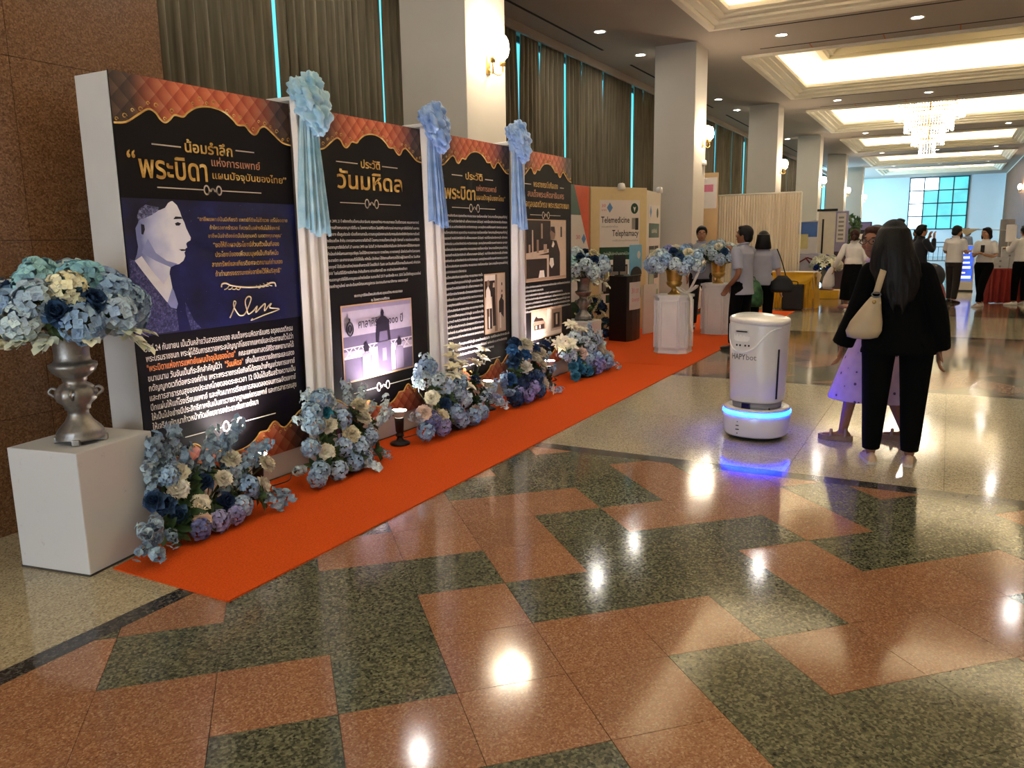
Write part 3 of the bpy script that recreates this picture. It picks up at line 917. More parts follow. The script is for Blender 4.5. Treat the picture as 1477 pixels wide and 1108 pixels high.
for k, (s_, xx, w_) in enumerate((("“อาชีพแพทย์นั้นมีเกียรติ แพทย์ที่ดีจะไม่ร่ำรวย แต่ไม่อดตาย", .47, .70), ("ถ้าใครอยากร่ำรวย ก็ควรเป็นอย่างอื่นไม่ใช่แพทย์", .55, .55), ("อาชีพนั้นจำต้องยึดมั่นในอุดมคติ เมตตากรุณาคุณ”", .535, .58))):
    b.text(s_, xx, 1.645 - .047 * k, w_, .022, y, .006)
for k, (s_, xx, w_) in enumerate((("“ขอให้ถือผลประโยชน์ส่วนตัวเป็นที่สอง", .565, .52), ("ประโยชน์ของเพื่อนมนุษย์เป็นกิจที่หนึ่ง", .575, .50), ("ลาภทรัพย์และเกียรติยศจะตกมาแก่ท่านเอง", .545, .56), ("ถ้าท่านทรงธรรมะแห่งอาชีพไว้ให้บริสุทธิ์”", .565, .525))):
    b.text(s_, xx, 1.497 - .0555 * k, w_, .028, y, .010)
b.build('quotation_text', m_gold, po)
b = MB()
VN = [(0.6, 1.265), (0.607, 1.283), (0.637, 1.286), (0.682, 1.269), (0.802, 1.253), (0.93, 1.253), (0.984, 1.269), (1.024, 1.267), (1.032, 1.244)]
b.tube(smooth_path([(a, y, z) for a, z in VN], 5), .005, 4)
for sg, cx in ((1, .66), (-1, .96)):
    for q in range(4): b.tube(smooth_path([(cx + sg * .03 * q, y, 1.272 - .004 * q), (cx + sg * (.03 * q - .02), y, 1.255 - .004 * q), (cx + sg * (.03 * q - .04), y, 1.25)], 4), .003, 4)
SIG = [(0.645, 1.081), (0.666, 1.112), (0.688, 1.148), (0.699, 1.17), (0.685, 1.176), (0.68, 1.148), (0.702, 1.109), (0.724, 1.088), (0.762, 1.094), (0.797, 1.139), (0.821, 1.185), (0.797, 1.196), (0.772, 1.169), (0.782, 1.111), (0.793, 1.091), (0.832, 1.107), (0.866, 1.133), (0.85, 1.096), (0.891, 1.122), (0.932, 1.143), (0.922, 1.099), (0.957, 1.126), (0.985, 1.141), (0.969, 1.115), (1.049, 1.099), (0.926, 1.075), (0.814, 1.051), (0.821, 1.06)]
b.tube(smooth_path([(a, y, z) for a, z in SIG], 4), .0045, 4)
b.build('signature', ink('pale_gold_ink', '#e6d3b4'), po)
b = Lines()
zl = .952
for k, s_ in enumerate(BODY1):
    z = zl - .0535 * k
    if s_: b.text(s_, .055, z, 1.10 if k < 8 else .76, .034, y, .014)
    elif k == 2: b.text("คณะแพทยศาสตร์ศิริราชพยาบาลได้", .69, z, .465, .034, y, .014)
    else:
        b.text("ขนานนาม วันอันเป็นที่ระลึกสำคัญนี้ว่า", .055, z, .50, .034, y, .014); b.text("เพื่อเป็นการถวายสักการะและแสดง", .74, z, .415, .034, y, .014)
b.build('body_text', m_ink, po)
b = Lines(); b.text('"พระบิดาแห่งการแพทย์แผนปัจจุบันของไทย"', .055, zl - .107, .61, .036, y, .016); b.text('"วันมหิดล"', .58, zl - .1605, .14, .036, y, .016); b.build('body_text', m_orange, po)
b = Lines(); b.knot(.605, .437, .70, y); b.build('ornament', m_ink, po)

# ---- panel 2
r, po, y = make_panel(2, 4.17, 1.22, 'tall black poster panel with a seated statue photograph, between first and second ribbons')
b = Lines(); b.text("ประวัติ", .455, 2.035, .22, .056, y, .02, 2); b.text("วันมหิดล", .19, 1.885, .75, .118, y, .018, 3); b.build('title_text', m_gold, po)
b = Lines(); b.rule(.19, .42, 2.06, .007, y); b.rule(.70, .89, 2.06, .007, y); b.knot(.56, 1.785, .70, y); b.build('ornament', ink('silver_ink', '#d8c8b4'), po)
b = Lines()
for k, s_ in enumerate(BODY2): b.text(s_, .045, 1.648 - .0445 * k, 1.10 if k not in (8, 10) else .92, .020, y, .012)
b.text("พระราชานุสาวรีย์สมเด็จพระมหิตลาธิเบศร อดุลยเดชวิกรม พระบรมราชชนก", .31, 1.122, .58, .020, y, .010)
b.text("ณ โรงพยาบาลศิริราช", .50, 1.078, .22, .020, y, .010)
b.build('body_text', m_ink, po)
def photo(po, x0, x1, z0, z1, y, polys, mats, frame='#c9a27c'):
    b = MB(); b.poly(flat(rectp(x0 - .012, x1 + .012, z0 - .012, z1 + .012), y)); f = b.build('photo_frame', ink('photo_edge', frame), po)
    full = [(rectp(0, 1, 0, 1), 0)] + polys
    shapes('photo_print', [([(x0 + a * (x1 - x0), z0 + c * (z1 - z0)) for a, c in pl], mi) for pl, mi in full], y - .0005, mats, f)
pur = [ink('photo_sky', '#b9adc4'), ink('photo_mid', '#6d6180'), ink('photo_dark', '#241c30'), ink('photo_light', '#e2d6e4'), ink('photo_soft', '#998cac')]
X = []
for q in range(9):
    a = .02 + .105 * q
    if .38 < a < .6: continue
    X += [([(a, .33), (a + .018, .33), (a + .10, .44), (a + .082, .44)], 3), ([(a + .082, .33), (a + .10, .33), (a + .018, .44), (a, .44)], 3)]
statue = [(.44, .46), (.45, .62), (.46, .76), (.50, .80), (.53, .82), (.525, .87), (.545, .91), (.565, .90), (.575, .86), (.565, .82), (.60, .80), (.645, .75), (.65, .62), (.66, .46), (.62, .46), (.61, .60), (.50, .60), (.485, .46)]
polys = [(rectp(0, 1, .94, 1), 4), ([(0, .40), (1, .40), (1, .60), (0, .60)], 1), (rectp(0, 1, .0, .30), 1), (rectp(0, 1, .44, .455), 3), (rectp(0, 1, .30, .33), 3)] + X + \
        [(rectp(.24, .36, .02, .34), 4), (rectp(.37, .46, .02, .40), 3), (rectp(.66, .72, .02, .36), 3), (rectp(.73, .85, .02, .34), 4), (rectp(.46, .66, .02, .45), 1), (rectp(.53, .59, .18, .36), 4), (statue, 2),
         ([(.27, .36), (.26, .42), (.29, .49), (.31, .49), (.34, .42), (.33, .36)], 2), ([(.76, .36), (.75, .42), (.78, .48), (.80, .48), (.83, .42), (.82, .36)], 2)]
photo(po, .165, .99, .522, 1.058, y, polys, pur)
b = Lines(); b.text("ศาลาศิริราช ๑๐๐ ปี", .33, .895, .54, .062, y - .008, .012, 2); b.build('photo_lettering', pur[2], po)
b = MB(); b.tube([(.235 + .035 * math.cos(a), y - .008, .90 + .05 * math.sin(a)) for a in [k * math.pi / 8 for k in range(16)]], .006, 4, closed=True); b.build('emblem', pur[2], po)
b = MB(); b.tube([(.235 + .018 * math.cos(a), y - .008, .90 + .025 * math.sin(a)) for a in [k * math.pi / 5 for k in range(10)]], .006, 4, closed=True); b.tube([(.235, y - .008, .95), (.235, y - .008, .975)], .006, 4); b.build('emblem', pur[2], po)
b = Lines(); b.knot(.60, .425, .70, y); b.build('ornament', m_ink, po)

# ---- panel 3
r, po, y = make_panel(3, 5.63, 1.21, 'tall black poster panel densely set with white text, between second and third ribbons')
b = Lines(); b.text("ประวัติ", .41, 2.035, .29, .058, y, .02, 2); b.text("พระบิดา", .07, 1.862, .50, .108, y, .022, 3); b.text("“", .015, 1.90, .045, .09, y, .02); b.text("แผนปัจจุบันของไทย”", .59, 1.868, .53, .044, y, .012, 2); b.build('title_text', m_gold, po)
b = Lines(); b.text("แห่งการแพทย์", .59, 1.945, .36, .046, y, .012, 2); b.build('title_text', ink('copper_ink', '#c98d6a'), po)
b = Lines(); b.rule(.19, .36, 2.06, .009, y); b.rule(.745, .89, 2.05, .009, y); b.knot(.55, 1.79, .74, y, 1.1); b.build('ornament', ink('silver_ink', '#d8c8b4'), po)
b = Lines()
for k in range(11): b.text("  ".join(_base3[(k * 2 + q) % 6] for q in (0, 1))[:104], .045, 1.712 - .0475 * k, 1.10 if k != 10 else .34, .021, y, .012)
for k in range(12): b.text(_base3[k % 6][:56], .045, 1.712 - .0475 * (11 + k), .62, .022, y, .012)
for k in range(3): b.text("  ".join(_base3[(k + q) % 6] for q in (1, 3))[:100], .045 + .05 * (k == 0), 1.712 - .0475 * (23.4 + k), (1.06, 1.06, .8)[k], .022, y, .012)
b.build('body_text', m_ink, po)
sep = [ink('sepia_light', '#c9b099'), ink('sepia_mid', '#8d705e'), ink('sepia_dark', '#271512'), ink('sepia_white', '#efe0d0'), ink('sepia_soft', '#a98c76')]
polys = [(rectp(0, .55, .88, 1), 3), (rectp(0, .5, .62, .90), 2), ([(.45, .0), (.60, .0), (.62, 1), (.52, 1)], 1), ([(.04, .42), (.05, .74), (.16, .82), (.26, .72), (.32, .42)], 3), ([(.10, .82), (.10, .90), (.20, .92), (.24, .84), (.18, .80)], 1),
         (rectp(.08, .17, .06, .42), 2), (rectp(.22, .32, .06, .42), 2), (rectp(.15, .21, .08, .28), 3), ([(.36, .10), (.34, .60), (.42, .78), (.50, .62), (.52, .10)], 2), ([(.38, .78), (.40, .86), (.48, .86), (.48, .78)], 0),
         ([(.68, .32), (.68, .52), (.80, .60), (.94, .52), (.92, .22), (.78, .30)], 2), (rectp(.80, .88, .58, .64), 2), (rectp(.70, .78, .04, .32), 3), (rectp(.82, .87, .68, .72), 2), (rectp(.82, .87, .80, .85), 2)]
photo(po, .70, 1.075, .655, 1.19, y, polys, sep)
b = Lines(); b.knot(.60, .40, .74, y); b.build('ornament', m_ink, po)

# ---- panel 4
r, po, y = make_panel(4, 7.07, 1.20, 'tall black poster panel with two framed old photographs, last of the four')
b = Lines(); b.text("พระราชกรณียกิจของ", .27, 2.035, .58, .058, y, .018, 2); b.text("อดุลยเดชวิกรม พระบรมราชชนก", .10, 1.835, 1.03, .062, y, .018, 2); b.build('title_text', m_gold, po)
b = Lines(); b.text("สมเด็จพระมหิตลาธิเบศร", .14, 1.935, .86, .06, y, .016, 2); b.build('title_text', ink('copper_ink', '#c98d6a'), po)
b = Lines(); b.rule(.05, .22, 2.055, .009, y); b.rule(.90, 1.0, 2.05, .009, y); b.knot(.55, 1.755, .72, y, 1.1); b.build('ornament', ink('silver_ink', '#d8c8b4'), po)
polys = [(rectp(0, .6, .42, 1), 2), (rectp(.76, 1, .15, 1), 0), (rectp(.86, .90, .72, .90), 2), ([(0, .38), (.55, .46), (.55, .52), (0, .46)], 0), (rectp(0, .5, .0, .36), 2), (rectp(.14, .17, .46, .84), 0), (rectp(.36, .40, .70, .95), 4), (rectp(.25, .30, .46, .68), 1), (rectp(.42, .50, .46, .60), 4), (rectp(.06, .10, .46, .60), 4),
         ([(.55, .04), (.55, .45), (.60, .68), (.75, .66), (.84, .45), (.84, .04)], 2), ([(.60, .68), (.58, .80), (.62, .87), (.70, .86), (.72, .76), (.69, .68)], 1), ([(.60, .84), (.60, .90), (.70, .90), (.72, .78)], 2), ([(.62, .56), (.66, .66), (.70, .60), (.66, .54)], 3), ([(.56, .26), (.58, .36), (.66, .36), (.68, .24), (.62, .18)], 3), ([(.28, .02), (.32, .16), (.42, .16), (.44, .02)], 3), (rectp(0, 1, 0, .04), 4)]
photo(po, .09, 1.04, 1.09, 1.70, y, polys, sep)
b = Lines()
for k in range(7): b.text("  ".join(_base3[(k + q) % 6] for q in (0, 3))[:100], .055, 1.02 - .042 * k, (1.1, .42, .9, 1.1, 1.1, 1.1, 1.1)[k], .021, y, .012)
b.build('body_text', m_ink, po)
polys = [([(.02, .28), (.02, .55), (.12, .66), (.34, .66), (.44, .52), (.44, .28)], 1), ([(.05, .62), (.14, .80), (.20, .72), (.34, .70), (.40, .60)], 2), (rectp(.08, .40, .30, .48), 2), (rectp(.12, .16, .34, .46), 0), (rectp(.24, .28, .34, .46), 0), (rectp(.50, .62, 0, 1), 3), (rectp(.66, 1, .22, .95), 1), (rectp(.72, .94, .25, .80), 2), (rectp(.80, .86, .35, .75), 0), (rectp(0, 1, 0, .14), 3)]
photo(po, .20, .92, .485, .775, y, polys, sep)
b = Lines(); b.knot(.58, .43, .72, y); b.build('ornament', m_ink, po)

# ---- white satin drapes and blue rosettes between the panels
m_satin = M('white_satin', C('#ebe6e2'), .45, var=.03, sheen=.3)
def cloth_mat(name, a, b_):
    t = NT(name); p = t.coord('Object')
    t.set(color=t.ramp(t.noise(p, 9, 3), [(.3, C(a)), (.7, C(b_))]), rough=.5, sheen=.35)
    return t.m
def drape(cx, w, label):
    mb = MB(); rr = []
    n_ = 64; rnd = random.Random(int(cx * 100))
    ph = [rnd.uniform(0, 6.28) for _ in range(4)]
    for z in (.02, .15, .45, .9, 1.4, 1.8, 2.1, 2.3, 2.37, 2.395, 2.40):
        row = []
        for i in range(n_ + 1):
            u = i / n_
            wz = w * (1.0 + .10 * math.sin(z * 1.3 + ph[0])) * (1.0 if z < 2.3 else 1.06)
            a = .016 * math.sin(2 * math.pi * u * 3 + ph[1] + .25 * z) + .005 * math.sin(2 * math.pi * u * 5 + ph[2] - .3 * z)
            yy = -.03 - a - .035 * (1 - (2 * u - 1) ** 2)
            if z >= 2.395: yy += .0 if z < 2.398 else .26
            row.append((cx - wz / 2 + wz * u + .008 * math.sin(z * 2.1 + ph[3]), PY + yy, z + (.006 * math.sin(u * 22) if z > 2.35 else 0)))
        rr.append(row)
    mb.rings(rr, False, False, True)
    # gathered roll of cloth along the top
    mb.tube(smooth_path([(cx - w * .55, PY + .16, 2.40), (cx - w * .2, PY - .0, 2.415), (cx + w * .2, PY - .01, 2.41), (cx + w * .5, PY + .05, 2.40)], 6), .02, 8)
    tag(mb.build('drape', m_satin), label, 'drape')
def rosette(cx, z, w, zbot, wbot, colors, label, seed, skew=0.0):
    t = thing('ribbon_rosette', label, 'rosette', (cx, PY - .075, z))
    m = cloth_mat('ribbon_cloth_%d' % seed, *colors)
    rnd = random.Random(seed)
    # tail: two pleated lengths of cloth
    for k in range(2):
        mb = MB(); rr = []; n_ = 40
        for j in range(11):
            v = j / 10
            zz = -.06 - v * (z - zbot - .06) - (.035 * v if k else 0)
            ww = (.115 + (wbot - .115) * v ** .7) * (.62 if k else .72)
            ox = skew * v + (-1 if k == 0 else 1) * .02 * (1 + v)
            row = []
            for i in range(n_ + 1):
                u = i / n_
                row.append((ox - ww / 2 + ww * u, (-.012 if k else .004) + .014 * (.4 + v) * math.sin(2 * math.pi * u * 4 + k + 1.2 * v) + .006 * math.sin(2 * math.pi * u * 7 + 3 * v), zz + (.014 * math.sin(u * 9 + k * 2) * v ** 3)))
            rr.append(row)
        mb.rings(rr, False, False, True)
        mb.build('ribbon_tail', m, t)
    # rosette: puffs of crumpled loops
    pts = [(-.07, -.0, .10, .085), (.02, -.02, .13, .10), (.07, -.03, .04, .10), (-.03, -.04, .05, .10), (.09, -.02, -.05, .095), (.03, -.045, -.05, .10), (-.10, .0, .09, .06), (.0, .0, .0, .10), (.06, -.03, -.10, .085), (.02, -.05, .06, .07)]
    mb = MB()
    for q, (px, py, pz, R_) in enumerate(pts):
        a1, a2, a3 = rnd.uniform(0, 6), rnd.uniform(0, 6), rnd.uniform(0, 6)
        k1, k2 = rnd.choice((5, 6, 7)), rnd.choice((4, 5))
        rr = []
        N1, N2 = 44, 22
        for j in range(N2 + 1):
            la = -math.pi / 2 + math.pi * (j / N2) * .996 + .006
            row = []
            for i in range(N1):
                lo = 2 * math.pi * i / N1
                rad = R_ * .82 * (1 + .24 * math.sin(k1 * lo + a1 + 2.2 * la) * math.cos(la) + .13 * math.sin(k2 * la * 2 + 3 * lo + a2) + .05 * math.sin(11 * lo + 5 * la + a3) * math.cos(la))
                row.append((px * w / .37 + rad * math.cos(la) * math.cos(lo), py + .75 * rad * math.cos(la) * math.sin(lo), pz * 1.0 + rad * math.sin(la)))
            rr.append(row)
        mb.rings(rr, True, True, True)
    mb.build('rosette', m, t)
drape(4.055, .25, 'white satin drape hanging between the portrait poster and the statue poster')
drape(5.51, .25, 'white satin drape hanging between the statue poster and the text poster')
drape(6.955, .25, 'white satin drape hanging between the text poster and the last poster')
rosette(4.03, 2.365, .36, 1.60, .30, ('#86bcd8', '#bfe2f2'), 'pale turquoise cloth rosette with hanging tails, first of three', 11, .02)
rosette(5.45, 2.375, .40, 1.66, .23, ('#6f97d6', '#a9c8f4'), 'blue cloth rosette with hanging tails, middle of three', 12, .06)
rosette(6.86, 2.40, .42, 1.65, .25, ('#7fa8e0', '#b3d0f6'), 'blue cloth rosette with hanging tails, beside the last poster', 13, .06)
# ================================================================== flowers, urns, plinths
t_ = NT('petal')
_oi = t_.n('ShaderNodeObjectInfo').outputs['Color']
_ri = t_.n('ShaderNodeNewGeometry').outputs['Random Per Island']
_k = t_.math('ADD', .78, t_.math('MULTIPLY', _ri, .6))
_c = t_.mix(1.0, _oi, t_.n('ShaderNodeCombineColor', {0: _k, 1: _k, 2: t_.math('ADD', .8, t_.math('MULTIPLY', _ri, .4))}).outputs[0], 'MULTIPLY')
t_.set(color=_c, rough=.6, spec=.25, sss=0.0)
m_petal = t_.m
t_ = NT('petal_leaf')
_ri = t_.n('ShaderNodeNewGeometry').outputs['Random Per Island']
t_.set(color=t_.ramp(_ri, [(0, C('#20331c')), (.6, C('#3a5530')), (1, C('#5d7446'))]), rough=.5, spec=.35)
m_leaf = t_.m
m_stem = M('stem_green', C('#3d4a2c'), .7)

def petal(mb, xf, L, W, cup, curl, ruff=0.0, nu=3, nv=2, rnd=None):
    """a cupped petal growing along +x from the origin, opening to +z"""
    vs = []
    for i in range(nu + 1):
        u = i / nu
        w = W * (math.sin(math.pi * (.12 + .80 * u)) ** .8)
        for j in range(nv + 1):
            v = 2 * j / nv - 1
            z = cup * L * (v * v) * w / max(W, 1e-6) + curl * L * u * u
            if ruff and i == nu: z += ruff * L * (1 if (j % 2) else -1)
            vs.append(xf @ Vector((L * (u if abs(v) < .5 or i < nu else u * .9), w * v * .5, z)))
    fs = []
    n = nv + 1
    for i in range(nu):
        for j in range(nv):
            fs.append((i * n + j, (i + 1) * n + j, (i + 1) * n + j + 1, i * n + j + 1))
    mb.add(vs, fs, True)
def rot_to(d, spin=0.0):
    return Vector(d).to_track_quat('Z', 'Y').to_matrix().to_4x4() @ Matrix.Rotation(spin, 4, 'Z')
def floret(mb, c, d, s, spin, np_=4, cup=.25):
    base = Matrix.Translation(c) @ rot_to(d, spin)
    for k in range(np_):
        petal(mb, base @ Matrix.Rotation(2 * math.pi * k / np_, 4, 'Z') @ Matrix.Rotation(-.25, 4, 'Y'), s, s * 1.0, cup, -.08, 0, 3, 2)
def sphere_pts(n, zmin):
    out = []
    k = 0; N = int(n * 2 / (1 - zmin))
    for i in range(N):
        z = 1 - 2 * (i + .5) / N
        if z < zmin: break
        a = i * 2.399963
        r_ = math.sqrt(max(0, 1 - z * z)); out.append((r_ * math.cos(a), r_ * math.sin(a), z))
    return out
def mk(name, fn):
    mb = MB(); fn(mb); me = mb.mesh(name); me.materials.append(m_petal); return me
def hyd(seed):
    def f(mb):
        r_ = random.Random(seed)
        for d in sphere_pts(46, -.25):
            d = Vector(d) + Vector((r_.uniform(-.12, .12), r_.uniform(-.12, .12), r_.uniform(-.12, .12))); d.normalize()
            floret(mb, d * r_.uniform(.80, .97), d + Vector((r_.uniform(-.35, .35), r_.uniform(-.35, .35), r_.uniform(-.2, .3))), r_.uniform(.26, .34), r_.uniform(0, 3))
    return f
def carn(seed):
    def f(mb):
        r_ = random.Random(seed)
        for n_, el, L, z0 in ((10, .1, 1.0, 0), (10, .4, 1.0, .05), (9, .7, .95, .1), (8, 1.0, .85, .12), (6, 1.25, .75, .15), (3, 1.45, .65, .2)):
            o = r_.uniform(0, 6)
            for k in range(n_):
                a = o + 2 * math.pi * k / n_ + r_.uniform(-.15, .15)
                petal(mb, Matrix.Translation((0, 0, z0)) @ Matrix.Rotation(a, 4, 'Z') @ Matrix.Rotation(-el + r_.uniform(-.12, .12), 4, 'Y'), L * r_.uniform(.92, 1.04), .80, .12, -.10, .05, 3, 4)
    return f
def rose(seed):
    def f(mb):
        r_ = random.Random(seed)
        for n_, el, L, W in ((6, .22, 1.0, 1.05), (6, .55, .92, 1.0), (5, .9, .78, .85), (4, 1.2, .62, .7), (3, 1.42, .5, .5)):
            o = r_.uniform(0, 6)
            for k in range(n_):
                a = o + 2 * math.pi * k / n_
                petal(mb, Matrix.Rotation(a, 4, 'Z') @ Matrix.Rotation(-el, 4, 'Y'), L * r_.uniform(.92, 1.05), W, .45, .25 - .5 * (el < .4), 0, 4, 4)
    return f
def lily(seed):
    def f(mb):
        r_ = random.Random(seed)
        for k in range(6):
            petal(mb, Matrix.Rotation(k * math.pi / 3, 4, 'Z') @ Matrix.Rotation(-.45 - .2 * (k % 2), 4, 'Y'), 1.0, .48, .25, -.25, 0, 4, 2)
        for k in range(3):
            mb.tube([(0, 0, 0), (.05 * math.cos(k * 2), .05 * math.sin(k * 2), .4)], .03, 4)
    return f
def sprig(seed, n_=20, green=False):
    def f(mb):
        r_ = random.Random(seed)
        bend = r_.uniform(-.25, .25)
        path = [Vector((bend * t * t * 1.2, .12 * math.sin(3 * t + seed), t * 1.0)) for t in [k / 6 for k in range(7)]]
        mb.tube(path, [.018, .017, .015, .013, .011, .009, .006], 5)
        for k in range(n_):
            t = .18 + .84 * k / n_
            i = min(int(t * 6), 5); p = path[i].lerp(path[i + 1], min(1, t * 6 - i))
            a = k * 2.4 + r_.uniform(-.3, .3)
            d = Vector((math.cos(a), math.sin(a), .35 + r_.uniform(-.3, .5)))
            floret(mb, p + d.normalized() * r_.uniform(.05, .15), d, r_.uniform(.085, .125), r_.uniform(0, 3), 4, .3)
    return f
def leafy(seed, n_=6):
    def f(mb):
        r_ = random.Random(seed)
        for k in range(n_):
            petal(mb, Matrix.Rotation(k * 6.28 / n_ + r_.uniform(-.3, .3), 4, 'Z') @ Matrix.Rotation(-r_.uniform(.1, .9), 4, 'Y'), r_.uniform(.8, 1.1), .42, .18, -.25, 0, 4, 2)
    return f
def dusty(seed):
    def f(mb):
        r_ = random.Random(seed)
        mb.tube([(0, 0, 0), (.5, 0, .05), (1.0, 0, -.1)], [.03, .02, .01], 4)
        for k in range(7):
            u = .25 + .11 * k; sg = 1 if k % 2 else -1
            petal(mb, Matrix.Translation((u, 0, .03)) @ Matrix.Rotation(sg * (1.0 - .12 * k), 4, 'Z') @ Matrix.Rotation(r_.uniform(-.3, .2), 4, 'Y'), .38, .30, .2, -.1, 0, 3, 2)
    return f
FM = {'hydrangea': [mk('hydrangea', hyd(s)) for s in (1, 2, 3)], 'carnation': [mk('carnation', carn(s)) for s in (1, 2, 3)], 'rose': [mk('rose', rose(s)) for s in (1, 2)], 'lily': [mk('lily', lily(1))],
      'blossom_sprig': [mk('blossom_sprig', sprig(s)) for s in (1, 2, 3, 4)], 'silver_leaf': [mk('silver_leaf', dusty(s)) for s in (1, 2)]}
LM = []
for s_ in (1, 2, 3):
    b = MB(); leafy(s_)(b); me = b.mesh('leaf_spray'); me.materials.append(m_leaf); LM.append(me)
PALE = ['#c3d4e0', '#b7c9da', '#cfdce6', '#a8bdd4', '#b9cbd8']
MIDB = ['#9ab6d6', '#8eabd0', '#a6bedd', '#96b2ce', '#b0c6e2']
DEEP = ['#2d4568', '#364f74', '#27395c', '#3b587f']
PURP = ['#7f7fb8', '#8c8cc4', '#7076ac', '#9a9acb']
WHITE = ['#f3ead8', '#f6efdf', '#efe4cc', '#f8f0e4']
PINKW = ['#f0d6c8', '#eecfc6', '#f2dccb']
SEA = ['#94c2cf', '#a3cdd4', '#84b8cc', '#b0d4d8']
def flower(kind, pos, d, size, col, parent, r_):
    me = r_.choice(FM[kind])
    o = bpy.data.objects.new(kind, me); COL.objects.link(o)
    o.parent = parent; o.location = pos
    q = Vector(d).to_track_quat('Z', 'Y') if kind != 'silver_leaf' else Vector(d).to_track_quat('X', 'Z')
    o.rotation_euler = (q.to_matrix().to_4x4() @ Matrix.Rotation(r_.uniform(0, 6.28) if kind != 'silver_leaf' else 0, 4, 'Z' if kind != 'silver_leaf' else 'X')).to_euler()
    s = size * r_.uniform(.92, 1.08)
    o.scale = (s, s, s)
    o.color = C(r_.choice(col) if isinstance(col, list) else col) + (1,)
    return o
def leaves(parent, pts, r_, size):
    for p, d in pts:
        o = bpy.data.objects.new('leaf_spray', r_.choice(LM)); COL.objects.link(o); o.parent = parent; o.location = p
        o.rotation_euler = Vector(d).to_track_quat('Z', 'Y').to_euler(); s = size * r_.uniform(.8, 1.2); o.scale = (s, s, s)

def lift_children(root):
    """no petal below the carpet the arrangement stands on"""
    for o in root.children:
        if o.type != 'MESH': continue
        m = o.rotation_euler.to_matrix(); s = o.scale[0]
        low = min((m @ v.co).z for v in o.data.vertices) * s + o.location.z
        if low < .003: o.location.z += .003 - low
# clearance: a flower never reaches into the poster wall behind (y) nor below the carpet (z)
def arrangement(label, base, lists, seed, core_y=3.46):
    root = thing('flower_arrangement', label, 'flower arrangement', base)
    r_ = random.Random(seed)
    B = Vector(base)
    allp = []
    stems = MB()
    for kind, size, col, pts in lists:
        for p in pts:
            p = Vector(p)
            if kind == 'hydrangea': p.z = max(p.z, size * 1.22 + .01)
            elif kind != 'blossom_sprig': p.z = max(p.z, size + .012)
            p.z = max(p.z, .06)
            if B.x < 3 and p.x < 2.62: p.y = min(p.y, 3.40 + .23 * (p.x - 2.1) - (.10 if kind != 'blossom_sprig' else .05))
            p.y = min(p.y, 3.715 - size)
            core = Vector((B.x + .75 * (p.x - B.x) * .6, core_y, .12))
            d = (p - core)
            if d.length < .05: d = Vector((-.3, -.7, .4))
            d = d.normalized() + Vector((-.35, -.45, .15)) * (.9 if kind != 'blossom_sprig' else .25)
            if kind == 'blossom_sprig':
                d = (p - core).normalized(); d.z += .15 if p.z > .2 else -.1
                d += Vector((r_.uniform(-.25, .25), r_.uniform(-.25, .05), r_.uniform(-.1, .2)))
                d.normalize()
                if p.y + d.y * size * .5 > 3.70: d.y = min(d.y, (3.70 - p.y) / (size * .5))
                q = p - d * size * .62
                if q.z < .06: q.z = .06
                if q.z + d.z * size < .05: d.z = (.05 - q.z) / size
                if B.x < 3 and p.x < 2.62 and d.y > -.1: d.y = -.1
                flower(kind, q - B, d, size, col, root, r_)
                stems.tube([core - B, q - B], .004, 4)
            else:
                flower(kind, p - B, d, size, col, root, r_)
                stems.tube([core - B, p - B], .005, 4)
            allp.append(p)
    # foliage and pot hidden in the middle
    stems.build('stems', m_stem, root)
    xs_ = [p.x for p in allp]; zs_ = [p.z for p in allp]
    lp = []
    for k in range(34):
        p = r_.choice(allp).lerp(Vector((B.x, core_y, .15)), r_.uniform(.2, .55)) + Vector((r_.uniform(-.05, .05), 0, r_.uniform(-.04, .04)))
        p.z = max(p.z, .05); p.y = min(p.y, 3.60)
        d = (p - Vector((B.x, core_y, .1))) + Vector((0, -.1, .05))
        if d.y > .2: d.y = 0
        d.z = max(d.z, .05); p.z = max(p.z, .11)
        lp.append((p - B, d))
    leaves(root, lp, r_, .085)
    b = MB(); b.lathe([(.10, 0), (.13, .02), (.15, .10), (.145, .11)], 18, (0, core_y - B.y, 0)); b.build('basket', M('basket_dark', C('#2a2620'), .8), root)
    lift_children(root)
    return root

A1W = [(2.63,3.41,0.35),(2.6,3.38,0.28),(2.87,3.37,0.26),(2.69,3.34,0.18),(2.96,3.4,0.34),(3.18,3.37,0.26),(3.1,3.33,0.16)]
A1S = [(2.5,3.48,0.52),(2.66,3.48,0.52),(2.51,3.46,0.47),(2.58,3.46,0.47),(2.71,3.43,0.39),(2.89,3.44,0.44),(3.02,3.45,0.48),(3.09,3.41,0.35),(3.22,3.4,0.32),(2.46,3.43,0.4),(2.55,3.43,0.41),(2.30,3.31,0.17),(2.36,3.30,0.2),(2.38,3.28,0.12),(2.32,3.26,0.08),(2.31,3.24,0.03),(3.1,3.28,0.03),(3.18,3.31,0.1),(2.44,3.28,0.08),(2.79,3.43,0.39),(2.71,3.41,0.35),(2.95,3.36,0.23),(3.05,3.37,0.26),(2.62,3.45,.44),(2.83,3.44,.36),(2.93,3.42,.42),(2.48,3.40,.33),(2.60,3.44,.5)]
